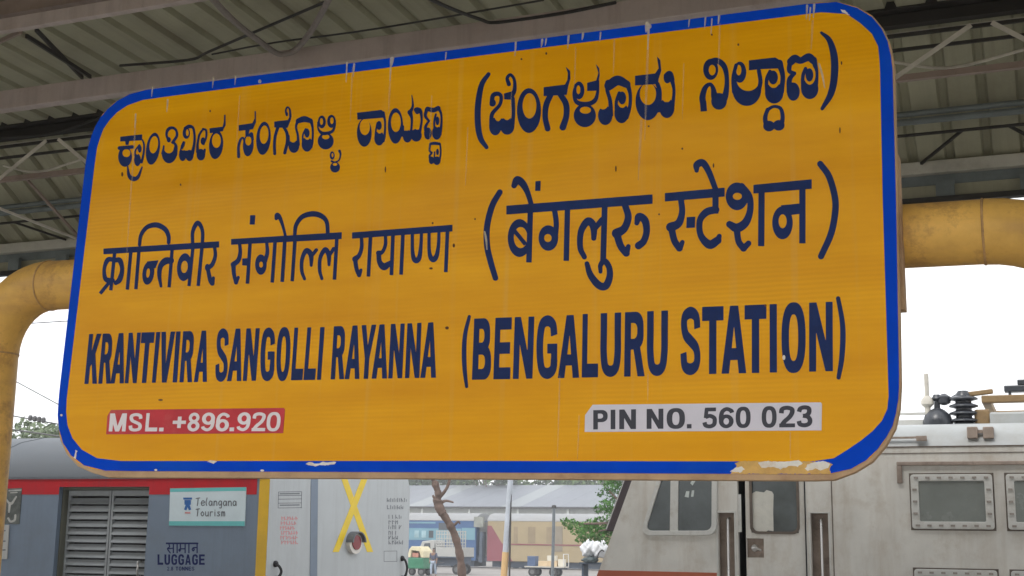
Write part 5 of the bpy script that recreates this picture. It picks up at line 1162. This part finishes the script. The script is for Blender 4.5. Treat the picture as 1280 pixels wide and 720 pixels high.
# --- poles
M_polegrey = mat('galvanised pole', (0.40, 0.43, 0.47), 0.5, 0.2, var=0.15, scale=3)
M_poley = mat('pole ochre', (0.55, 0.36, 0.16), 0.7, var=0.2, scale=3, dirt_col=(0.30, 0.16, 0.08), dirt_amt=0.6, dirt_scale=3)
D = 46.0; b = gpt(628.5, D); b2 = atD(632.5, 590, D); zt_ = 7.2
lp = thing('lamp_post', tuple(b), 'grey lamp post with ochre painted foot standing between the trains', 'lamp post')
z1 = atD(630, 645, D)[2]; z2 = atD(630, 690, D)[2]
lean = (b2[0]-b[0])/(b2[2]-b[2])
lx = lambda z: b[0]+lean*(z-GZ)
MB().tube([(lx(GZ), b[1], GZ), (lx(z2), b[1], z2)], 0.118, 12).build('foot_sleeve', M_poley, lp, smooth=True)
MB().tube([(lx(z2), b[1], z2), (lx(z1), b[1], z1)], 0.105, 12).build('shaft', M_polegrey, lp, smooth=True)
MB().tube([(lx(z1), b[1], z1), (lx(zt_), b[1], zt_)], 0.098, 12).build('shaft', M_polegrey, lp, smooth=True)
MB().tube([(lx(z1)+0.09, b[1]-0.02, GZ+.3), (lx(z1)+0.12, b[1]-0.02, zt_-.3)], 0.035, 8).build('conduit', M_under, lp, smooth=True)
MB().tube(catmull([(lx(zt_), b[1], zt_), (lx(zt_)-0.3, b[1], zt_+0.35), (lx(zt_)-1.2, b[1], zt_+0.5)], 5), 0.04, 8).build('arm', M_polegrey, lp, smooth=True)
MB().prism([(lx(zt_)-1.9, b[1]-.12, zt_+.45), (lx(zt_)-1.2, b[1]-.1, zt_+.45), (lx(zt_)-1.15, b[1], zt_+.58), (lx(zt_)-1.85, b[1], zt_+.55)], (0, 0.2, 0)).build('lamp_head', M_polegrey, lp)
D = 62.0; b = gpt(690.5, D); top = atD(692.5, 633, D)
pp_ = thing('post', tuple(b), 'slim dark grey steel post with small cap beside the loaded handcart', 'post')
MB().tube([(b[0], b[1], GZ), (top[0], top[1], top[2]-0.06)], 0.075, 10).build('shaft', mat('dark post', (0.13, 0.15, 0.16), 0.6, var=0.2, scale=4), pp_, smooth=True)
MB().lathe((top[0], top[1], top[2]-0.08), [(0.11, 0.0), (0.11, 0.1), (0.07, 0.14)], 12).build('cap', M_under, pp_, smooth=True)

# --- goods shed and coaches across the yard
DS = 150.0
def lineY(px, D): return atD(px, 670, D)[1]
M_shed = mat('pale shed sheeting', (0.18, 0.195, 0.22), 0.6, var=0.07, scale=0.2, streak=(0.9, 0.1, 0.1), streak_col=(0.15, 0.155, 0.19), streak_amt=0.6)
M_shedw = mat('shed wall', (0.50, 0.52, 0.49), 0.8, var=0.1, scale=0.3)
ysh = lineY(630, DS); xs0, xs1 = atD(440, 670, DS)[0]-8, atD(900, 670, DS)[0]+10
ze = onY(630, 634, ysh)[2]; zrg = onY(630, 607, ysh+14)[2]
shed = thing('goods_shed', ((xs0+xs1)/2, ysh+14, GZ), 'long low goods shed with pale metal roof across the yard', 'shed')
k = 0; x = xs0
while x < xs1:
    MB().add([(x, ysh-1, ze), (x+2.38, ysh-1, ze), (x+2.38, ysh+14, zrg), (x, ysh+14, zrg), (x, ysh-1, ze+.06), (x+2.38, ysh-1, ze+.06), (x+2.38, ysh+14, zrg+.06), (x, ysh+14, zrg+.06)], [(0, 3, 2, 1), (4, 5, 6, 7), (0, 1, 5, 4), (1, 2, 6, 5), (2, 3, 7, 6), (3, 0, 4, 7)]).build('roof_sheet', M_shed if k % 5 else mat('shed rooflight', (0.22, 0.24, 0.25), 0.5, var=0.05, scale=0.3), shed); x += 2.4; k += 1
MB().box(xs0, xs1, ysh, ysh+28, GZ, ze-0.02).build('wall', M_shedw, shed)
MB().prism([(xs0, ysh+14.05, zrg), (xs0, ysh+28, ze), (xs0, ysh+28, ze+.06), (xs0, ysh+14.05, zrg+.06)], (xs1-xs0, 0, 0)).build('roof_slope', M_shed, shed)
MB().box(xs0, xs1, ysh-1.15, ysh-1.0, ze-0.2, ze+0.0).build('eave_gutter', M_under, shed)
x = xs0+2
while x < xs1: MB().box(x-.12, x+.12, ysh-0.9, ysh-0.66, GZ, ze).build('shed_post', M_shedw, shed); x += 6
# far coaches
DC = 104.0; yc = lineY(630, DC); fz = GZ
fx = lambda px: onY(px, 680, yc)[0]
fzz = lambda py, px=600: onY(px, py, yc)[2]
M_fblue = mat('far coach blue', (0.035, 0.095, 0.22), 0.5, var=0.1, scale=0.8); M_flb = mat('far coach light blue', (0.14, 0.28, 0.34), 0.5, var=0.1, scale=0.8)
M_froof = mat('far coach roof', (0.27, 0.275, 0.28), 0.6, var=0.1, scale=0.6, dirt_col=(0.26, 0.25, 0.22), dirt_amt=0.4, dirt_scale=0.4)
M_fcream = mat('far coach cream', (0.32, 0.25, 0.14), 0.55, var=0.1, scale=0.6); M_fmar = mat('far coach maroon', (0.22, 0.055, 0.07), 0.55, var=0.12, scale=0.8)
M_fwin = mat('far coach window', (0.06, 0.07, 0.08), 0.2, var=0.2, scale=1); M_fdark = mat('far underframe', (0.06, 0.08, 0.11), 0.8, var=0.25, scale=1)
def far_coach(name, x0, x1, body, label):
    t = thing(name, ((x0+x1)/2, yc+1.6, fz), label, 'train coach')
    zb, zt2 = fzz(701), fzz(651)
    MB().box(x0, x1, yc, yc+3.2, zb, zt2).build('body', body, t, bevel=0.05)
    ar = [(yc+1.6-1.62*math.cos(a), zt2+0.001+0.62*math.sin(a)) for a in np.linspace(0, math.pi, 12)]
    MB().prism([(x0, y, z) for y, z in ar], (x1-x0, 0, 0)).build('roof', M_froof, t, smooth=True)
    MB().box(x0+.3, x1-.3, yc+.4, yc+2.8, zb-0.45, zb-0.001).build('underframe', M_fdark, t)
    for xx in (x0+2.2, x0+4.6, x1-4.6, x1-2.2):
        for s in (0.7, 2.4): MB().lathe((xx, yc+s, fz+0.46), [(0.1, -.08), (0.46, -.07), (0.46, .05), (0.1, .06)], 16, 'Y').build('wheel', M_fdark, t, smooth=True)
    return t, zb, zt2
t, zb, zt2 = far_coach('passenger_coach', fx(595)-22.0, fx(595), M_fblue, 'far blue passenger coach with a light blue window band')
MB().box(fx(595)-21.8, fx(576), yc-.02, yc-.001, fzz(676), fzz(661)).build('window_band', M_flb, t)
for px in (518, 527, 536): MB().box(fx(px), fx(px+5.5), yc-.05, yc-.02, fzz(673), fzz(664)).build('window', M_fwin if px == 536 else mat('far pane', (0.28, 0.42, 0.46), 0.2, var=0.2, scale=1), t)
MB().box(fx(577), fx(595)-.1, yc-.03, yc-.001, fzz(675), fzz(660)).build('window', M_flb, t)
MB().box(fx(548), fx(563), yc-.03, yc-.001, fzz(663), fzz(654)).build('vent_panel', M_fwin, t)
MB().box(fx(595)-21.5, fx(548)-.3, yc-.02, yc-.001, fzz(655), fzz(653)).build('destination_board', M_flb, t)
t, zb, zt2 = far_coach('passenger_coach', fx(609), fx(609)+24.0, M_fcream, 'far cream passenger coach with maroon slanted end')
MB().prism([(fx(609), yc-.02, zb), (fx(609), yc-.02, fzz(657)), (fx(614), yc-.02, fzz(657)), (fx(641), yc-.02, zb+.02), ], (0, .018, 0)).build('maroon_end', M_fmar, t)
MB().box(fx(609)+1, fx(609)+23.8, yc-.04, yc-.021, fzz(680.5), fzz(679)).build('waist_line', M_fmar, t)
for px, w in ((642, 5), (660, 9), (683, 7)): MB().box(fx(px), fx(px+w), yc-.02, yc-.001, fzz(678), fzz(658)).build('window', mat('far curtained window', (0.25, 0.19, 0.11), 0.5, var=0.15, scale=1), t)
dr = MB().box(fx(690), fx(703), yc-.03, yc-.001, fzz(688), fzz(657)).build('door', mat('far door', (0.22, 0.19, 0.14), 0.5, var=0.15, scale=1), t)
# vestibule between the two coaches
vs = thing('vestibule_bellows', (fx(602), yc+1.6, fz+1), 'dark gangway bellows joining the blue and cream far coaches', 'gangway')
MB().box(fx(596)-.001, fx(609)-.001, yc+.5, yc+2.7, fz+0.9, fzz(652)).build('bellows', mat('bellows grey', (0.20, 0.20, 0.19), 0.8, var=0.2, scale=2), vs)
MB().box(fx(594), fx(605.5), yc-.35, yc-.05, fzz(659), fzz(646)).build('roof_tank', mat('tank grey', (0.24, 0.25, 0.22), 0.7, var=0.2, scale=2), vs)
MB().box(fx(600.5), fx(604), yc-.2, yc+.5, fzz(703), fzz(665)).build('ladder', M_fdark, vs)
MB().box(fx(596)-.001, fx(609), yc+.2, yc+2.5, fz+0.5, fz+0.9).build('coupler', M_fdark, vs)

# --- road vehicles
M_tyre = mat('tyre', (0.03, 0.03, 0.03), 0.85, var=0.2, scale=6); M_vwhite = mat('van white', (0.38, 0.38, 0.36), 0.5, var=0.1, scale=2, dirt_col=(0.35, 0.32, 0.27), dirt_amt=0.5, dirt_scale=1)
def wheel(parent, c, r, w=0.2):
    o = MB().lathe(c, [(r*.55, -w/2), (r*.95, -w/2), (r, -w*.3), (r, w*.3), (r*.95, w/2), (r*.55, w/2)], 18, 'Y').build('wheel', M_tyre, parent, smooth=True)
    MB().lathe(c, [(r*.15, -w*.52), (r*.54, -w*.5), (r*.54, w*.5), (r*.15, w*.52)], 14, 'Y').build('rim', mat('dull rim', (0.12, 0.12, 0.12), 0.6, var=0.2, scale=6), o, smooth=True)
D = 84.0; b0 = gpt(520, D); b1 = gpt(579, D); yv = (b0[1]+b1[1])/2; xL, xR = onY(521, 690, yv)[0], onY(579, 690, yv)[0]; Lx = xR-xL
vz = lambda py: onY(550, py, yv)[2]; vx = lambda px: onY(px, 690, yv)[0]
tr = thing('cage_truck', ((xL+xR)/2, yv+.8, GZ), 'small white pickup truck with a cage body parked by the far blue coach', 'truck')
MB().prism([(vx(521), yv, vz(704)), (vx(520.5), yv, vz(694)), (vx(523), yv, vz(688)), (vx(527), yv, vz(677)), (vx(541), yv, vz(675)), (vx(543), yv, vz(680)), (vx(543), yv, vz(704))], (0, 1.65, 0)).build('cab', M_vwhite, tr, bevel=0.06)
MB().prism([(vx(528.5), yv-.012, vz(687.5)), (vx(530.5), yv-.012, vz(679.5)), (vx(537.5), yv-.012, vz(679)), (vx(538), yv-.012, vz(687.5))], (0, .01, 0)).build('side_window', M_fwin, tr)
MB().box(vx(545), vx(579), yv-.03, yv+1.7, vz(697), vz(695.5)).build('bed_floor', M_fdark, tr)
MB().box(vx(545), vx(579), yv-.03, yv+.02, vz(695.5)+.001, vz(684)).box(vx(545), vx(579), yv+1.65, yv+1.7, vz(695.5)+.001, vz(684)).box(vx(545), vx(546), yv+.02, yv+1.65, vz(695.5)+.001, vz(684)).box(vx(578), vx(579), yv+.02, yv+1.65, vz(695.5)+.001, vz(684)).build('bed_side', M_vwhite, tr)
for i in range(8):
    for yy in (yv, yv+1.68):
        xx = vx(545.5)+(vx(568)-vx(545.5))*i/7; MB().box(xx-.03, xx+.03, yy-.025, yy+.025, vz(684)+.001, vz(663)).build('cage_bar', M_vwhite, tr)
for py in (664, 668, 673, 678, 682):
    for yy in (yv-.04, yv+1.72): MB().box(vx(545), vx(568.5), yy-.014, yy+.014, vz(py)-.03, vz(py)+.03).build('cage_rail', M_vwhite, tr)
MB().box(vx(543), vx(578), yv+.3, yv+1.4, vz(703), vz(697)-.001).build('chassis', M_fdark, tr)
for px in (528, 571):
    for yy in (yv+.12, yv+1.52): wheel(tr, (vx(px), yy, GZ+0.32), 0.32)
MB().box(vx(520.3), vx(521.5), yv+.1, yv+.4, vz(697), vz(694)).build('headlight', M_lampring, tr)
# auto rickshaw
D = 80.0; p = gpt(520, D); yr = p[1]; rx_ = lambda px: onY(px, 700, yr)[0]; rz_ = lambda py: onY(522, py, yr)[2]
ar = thing('auto_rickshaw', (rx_(522), yr+.6, GZ), 'green and cream three-wheeled auto rickshaw waiting near the coach end', 'auto rickshaw')
M_agr = mat('rickshaw green', (0.02, 0.17, 0.085), 0.5, var=0.12, scale=3); M_acr = mat('rickshaw cream hood', (0.62, 0.55, 0.36), 0.7, var=0.12, scale=3); M_ared = mat('rickshaw red panel', (0.5, 0.22, 0.16), 0.6, var=0.2, scale=3)
MB().prism([(rx_(508), yr, rz_(711)), (rx_(507), yr, rz_(700)), (rx_(512), yr, rz_(697)), (rx_(529), yr, rz_(697)), (rx_(530), yr, rz_(711))], (0, 1.25, 0)).build('body', M_agr, ar, bevel=0.06)
MB().prism([(rx_(509), yr-.02, rz_(697)), (rx_(511), yr-.02, rz_(687)), (rx_(514), yr-.02, rz_(683)), (rx_(524), yr-.02, rz_(683)), (rx_(529), yr-.02, rz_(689)), (rx_(530), yr-.02, rz_(697)), (rx_(526), yr-.02, rz_(697)), (rx_(524), yr-.02, rz_(689)), (rx_(514), yr-.02, rz_(688)), (rx_(513), yr-.02, rz_(697))], (0, 1.29, 0)).build('hood', M_acr, ar, bevel=0.03)
MB().box(rx_(514), rx_(522), yr+.1, yr+1.15, rz_(696.9), rz_(691)).build('seat', M_ared, ar, bevel=0.04)
MB().prism([(rx_(509.3), yr+.1, rz_(696)), (rx_(511.3), yr+.1, rz_(688))], (0, 1.0, 0)).build('windscreen', M_fwin, ar) if False else MB().bar((rx_(509.4), yr+.62, rz_(696)), (rx_(511.3), yr+.62, rz_(688)), 1.0, 0.02, (1, 0, 0)).build('windscreen', M_fwin, ar)
wheel(ar, (rx_(510), yr+.62, GZ+.24), .24, .12); wheel(ar, (rx_(526), yr+.12, GZ+.24), .24, .12); wheel(ar, (rx_(526), yr+1.13, GZ+.24), .24, .12)

# --- handcart with cartons
D = 82.0; p = gpt(680, D); yk = p[1]; kx = lambda px: onY(px, 705, yk)[0]; kz = lambda py: onY(680, py, yk)[2]
hc = thing('handcart', (kx(680), yk+.5, GZ), 'low four-wheeled platform handcart standing in the yard', 'handcart')
zdk = GZ+0.62
MB().box(kx(655.5), kx(704), yk, yk+1.1, zdk-.07, zdk).build('deck', mat('cart planks', (0.45, 0.43, 0.38), 0.8, var=0.2, scale=2), hc)
MB().box(kx(656), kx(703), yk+.15, yk+.25, zdk-.17, zdk-.071).box(kx(656), kx(703), yk+.85, yk+.95, zdk-.17, zdk-.071).build('chassis', M_fdark, hc)
for px in (665, 691):
    for yy in (yk+.08, yk+1.02): wheel(hc, (kx(px), yy, GZ+.27), .27, .1)
MB().tube([(kx(704), yk+.1, zdk), (kx(703.5), yk+.1, zdk+.75), (kx(703.5), yk+1.0, zdk+.75), (kx(704), yk+1.0, zdk)], .03, 6).build('push_handle', M_lframe, hc)
M_carton = mat('carton', (0.58, 0.44, 0.27), 0.85, var=0.12, scale=3); M_cartonw = mat('pale carton', (0.62, 0.58, 0.48), 0.85, var=0.1, scale=3)
def carton(x0, x1, y0, y1, z0, z1, m, label, i):
    o = thing('carton', ((x0+x1)/2, (y0+y1)/2, z0), label, 'box', 'cartons on the handcart')
    MB().box(x0, x1, y0, y1, z0, z1).build('box', m, o, bevel=0.015)
    MB().box(x0-.002, x1+.002, (y0+y1)/2-.03, (y0+y1)/2+.03, z1+.001, z1+.004).build('tape', M_cartonw, o)
carton(kx(672), kx(684), yk+.1, yk+.6, zdk, kz(701.5), M_carton, 'brown carton on the handcart deck under the topmost carton', 0)
carton(kx(684.3), kx(695), yk+.1, yk+.6, zdk, kz(701), M_carton, 'pale brown carton on the handcart deck behind the steel post', 1)
carton(kx(683), kx(693), yk+.12, yk+.58, kz(701)+.001, kz(694.5), M_cartonw, 'topmost pale carton stacked on the handcart', 2)
carton(kx(696), kx(703), yk+.2, yk+.7, zdk, kz(699), M_cartonw, 'cream carton beside the push handle of the handcart', 3)
carton(kx(657.5), kx(667.5), yk+.2, yk+.8, zdk, kz(695.5), mat('blue crate', (0.06, 0.10, 0.19), 0.6, var=0.15, scale=3), 'dark blue box at the open end of the handcart', 4)

# --- white sacks heaped on a trolley beside the locomotive nose
D = 40.0; p = gpt(742, D); yq = p[1]; qx = lambda px: onY(px, 700, yq)[0]; qz = lambda py: onY(742, py, yq)[2]
trol = thing('sack_trolley', (qx(742), yq, GZ), 'dark luggage trolley with curved handle under the white plastic sacks', 'trolley')
zt3 = qz(703)
MB().box(qx(728), qx(758), yq-.3, yq+.4, zt3-.05, zt3).build('deck', M_fdark, trol)
for px in (731, 755):
    for yy in (yq-.25, yq+.3): wheel(trol, (qx(px), yy, GZ+.16), .16, .08)
    MB().box(qx(px)-.03, qx(px)+.03, yq-.2, yq+.25, GZ+.16, zt3-.051).build('leg', M_fdark, trol)
MB().tube(catmull([(qx(749), yq-.33, zt3), (qx(751), yq-.36, qz(700)), (qx(753), yq-.38, qz(692)), (qx(757), yq-.38, qz(687.5)), (qx(760), yq-.38, qz(689))], 5), .02, 6).build('handle', M_black, trol, smooth=True)
M_sack = mat('white plastic sack', (0.66, 0.67, 0.69), 0.5, var=0.1, scale=8, bump=0.8, bscale=18)
def sack(px, py, rpx, rpy, seed, label):
    rg = np.random.default_rng(seed); bm = bmesh.new(); bmesh.ops.create_icosphere(bm, subdivisions=4, radius=1.0)
    c = np.array([qx(px), yq+rg.uniform(-.05, .1), qz(py)]); a, bb = rpx/depth_px(D), rpy/depth_px(D)
    ph = rg.uniform(0, 6, 9)
    for v in bm.verts:
        d = v.co.normalized(); k_ = 1+.10*math.sin(5*d.x+ph[0])*math.sin(6*d.z+ph[1])+.07*math.sin(11*d.x+ph[2]+7*d.y)*math.sin(9*d.z+ph[3])+.04*math.sin(19*d.z+ph[4]+13*d.x)
        v.co = Vector((d.x*a*k_, d.y*.32*k_, max(d.z, -0.8)*bb*k_))
    o = thing('plastic_sack', tuple(c-np.array([0, 0, bb*.8])), label, 'sack', 'white sacks on the trolley')
    me = bpy.data.meshes.new('sack_body'); bm.to_mesh(me); bm.free(); me.materials.append(M_sack)
    for q in me.polygons: q.use_smooth = True
    ob = bpy.data.objects.new('sack_body', me); COL.objects.link(ob); ob.parent = o; ob.location = (0, 0, bb*.8)
    MB().tube([(c[0], c[1], c[2]+bb*.9), (c[0]+.02, c[1], c[2]+bb*1.12), (c[0]+.03, c[1], c[2]+bb*1.28)], [.05, .02, .06], 8).build('sack_neck', M_sack, o, smooth=True)
sack(736, 686.5, 10.5, 12, 1, 'bulging white plastic sack at the clear end of the trolley'); sack(751, 687, 11, 12, 2, 'bulging white plastic sack on the trolley against the locomotive nose')
dk = thing('plastic_sack', (qx(741), yq-.25, zt3), 'dark tied bag lying on the trolley below the white sacks', 'sack')
bm = bmesh.new(); bmesh.ops.create_icosphere(bm, subdivisions=3, radius=1.0)
for v in bm.verts: d = v.co.normalized(); k_ = 1+.12*math.sin(6*d.x+1)*math.sin(5*d.z+2)+.06*math.sin(13*d.y+9*d.x); v.co = Vector((d.x*.26*k_, d.y*.16*k_, (max(d.z, -.8)+.8)*.09*k_))
me = bpy.data.meshes.new('bag_body'); bm.to_mesh(me); bm.free(); me.materials.append(mat('dark bag', (0.05, 0.07, 0.075), 0.5, var=0.4, scale=12))
ob = bpy.data.objects.new('bag_body', me); COL.objects.link(ob); ob.parent = dk
MB().tube([(qx(741), yq-.25, zt3+.13), (qx(741)+.03, yq-.25, zt3+.2)], [.03, .05], 6).build('bag_knot', MATS['dark bag'], dk)

# --- person walking past the truck
def person(px, D, label, h=1.66):
    b = gpt(px, D); s = h/1.75
    o = thing('person', tuple(b), label, 'person')
    def skin(name, V, E, R, m, sub=2):
        me = bpy.data.meshes.new(name); me.from_pydata([(x*s, y*s, z*s) for x, y, z in V], E, []); ob = bpy.data.objects.new(name, me); COL.objects.link(ob); ob.parent = o
        md = ob.modifiers.new('skin', 'SKIN')
        for v, r in zip(me.skin_vertices[0].data, R): v.radius = (r[0]*s, r[1]*s) if isinstance(r, tuple) else (r*s, r*s)
        me.skin_vertices[0].data[0].use_root = True
        sb = ob.modifiers.new('sub', 'SUBSURF'); sb.levels = sub; sb.render_levels = sub
        md.use_smooth_shade = True; me.materials.append(m); return ob
    V = [(0, 0, .95), (0, 0, 1.15), (0, 0, 1.38), (0, 0, 1.48), (0, -.01, 1.57), (0, -.02, 1.72),
         (-.19, 0, 1.40), (-.24, .04, 1.12), (-.22, -.10, .90), (-.22, -.15, .80), (.19, 0, 1.40), (.25, .0, 1.12), (.25, -.08, .88), (.25, -.11, .78),
         (-.09, 0, .90), (-.10, -.12, .50), (-.10, -.06, .09), (-.10, -.2, .035), (.09, 0, .90), (.10, .08, .50), (.10, .20, .11), (.10, .10, .035)]
    Ed = [(0, 1), (1, 2), (2, 3), (3, 4), (4, 5), (2, 6), (6, 7), (7, 8), (8, 9), (2, 10), (10, 11), (11, 12), (12, 13), (0, 14), (14, 15), (15, 16), (16, 17), (0, 18), (18, 19), (19, 20), (20, 21)]
    Rr = [(.14, .10), (.15, .10), (.16, .10), .055, (.07, .085), (.07, .085), .055, .042, .034, .03, .055, .042, .034, .03, .08, .062, .042, .035, .08, .062, .042, .035]
    skin('body', V, Ed, Rr, mat('skin', (0.20, 0.11, 0.07), 0.6, var=0.1, scale=10))
    skin('shirt', [V[0], V[1], V[2], V[6], V[7], V[10], V[11]], [(0, 1), (1, 2), (2, 3), (3, 4), (2, 5), (5, 6)], [(.165, .12), (.17, .12), (.175, .115), .075, .06, .075, .06], mat('dark shirt', (0.06, 0.07, 0.11), 0.8, var=0.15, scale=8))
    skin('trousers', [V[0], V[14], V[15], V[16], V[18], V[19], V[20]], [(0, 1), (1, 2), (2, 3), (0, 4), (4, 5), (5, 6)], [(.16, .115), .098, .08, .065, .098, .08, .065], mat('pale blue trousers', (0.32, 0.38, 0.46), 0.8, var=0.15, scale=8))
    skin('hair', [(0, .015, 1.66), (0, .0, 1.77)], [(0, 1)], [(.09, .10), (.085, .095)], mat('black hair', (0.015, 0.012, 0.01), 0.6, var=0.2, scale=20))
    return o
person(542, 79.0, 'person in a dark shirt and pale trousers walking beside the white truck')

# --- overhead wires beyond the luggage coach
M_wire = mat('wire', (0.10, 0.10, 0.10), 0.6, var=0.1, scale=2)
def wire(pa, pb, Y, label, sag=0.0, r=0.012):
    a, b = onY(*pa, Y), onY(*pb, Y); d = b-a; A2, B2 = a-d*3.0, b+d*1.4
    o = MB().tube([tuple(A2+(B2-A2)*t-np.array([0, 0, sag*4*t*(1-t)])) for t in np.linspace(0, 1, 9)], r, 6).build('overhead_wire', M_wire); o.name = 'overhead_wire'
    tag(o, label, 'wire', 'overhead wires beyond the coach')
wire((25, 405), (88, 401), 24.0, 'thin overhead wire crossing the sky just under the pipe arch elbow')
wire((22, 478), (72, 505), 25.0, 'overhead wire slanting steeply down across the bright sky above the coach', r=0.014)
wire((17, 520), (72, 530), 26.0, 'overhead wire carrying small fittings above the luggage coach roof', r=0.016)
wire((15, 537), (72, 545), 27.0, 'lowest overhead wire running just above the luggage coach roof', r=0.022)
fit = onY(47, 523, 26.0)
w = bpy.data.objects['overhead_wire.002']
for k in range(4):
    c = onY(38+k*5.5, 522.5+k*.9, 26.0); MB().lathe((c[0], 26.0, c[2]), [(.03, -.07), (.055, -.04), (.055, .03), (.03, .07)], 8).build('fitting', M_wire, w)

# ------------------------------------------------------------------ hazy air over the yard
hz = MB().box(-905, 705, -705, 905, -2.2, 24).build('haze', mat('tmp', (1, 1, 1), var=0)); hz['kind'] = 'stuff'
hm = bpy.data.materials.new('haze air'); hm.use_nodes = True; hn = hm.node_tree.nodes; hn.clear()
ho = hn.new('ShaderNodeOutputMaterial'); hv = hn.new('ShaderNodeVolumePrincipled'); hv.inputs['Color'].default_value = (0.9, 0.92, 0.95, 1); hv.inputs['Density'].default_value = 0.0015
hm.node_tree.links.new(hv.outputs[0], ho.inputs['Volume']); hz.data.materials.clear(); hz.data.materials.append(hm)
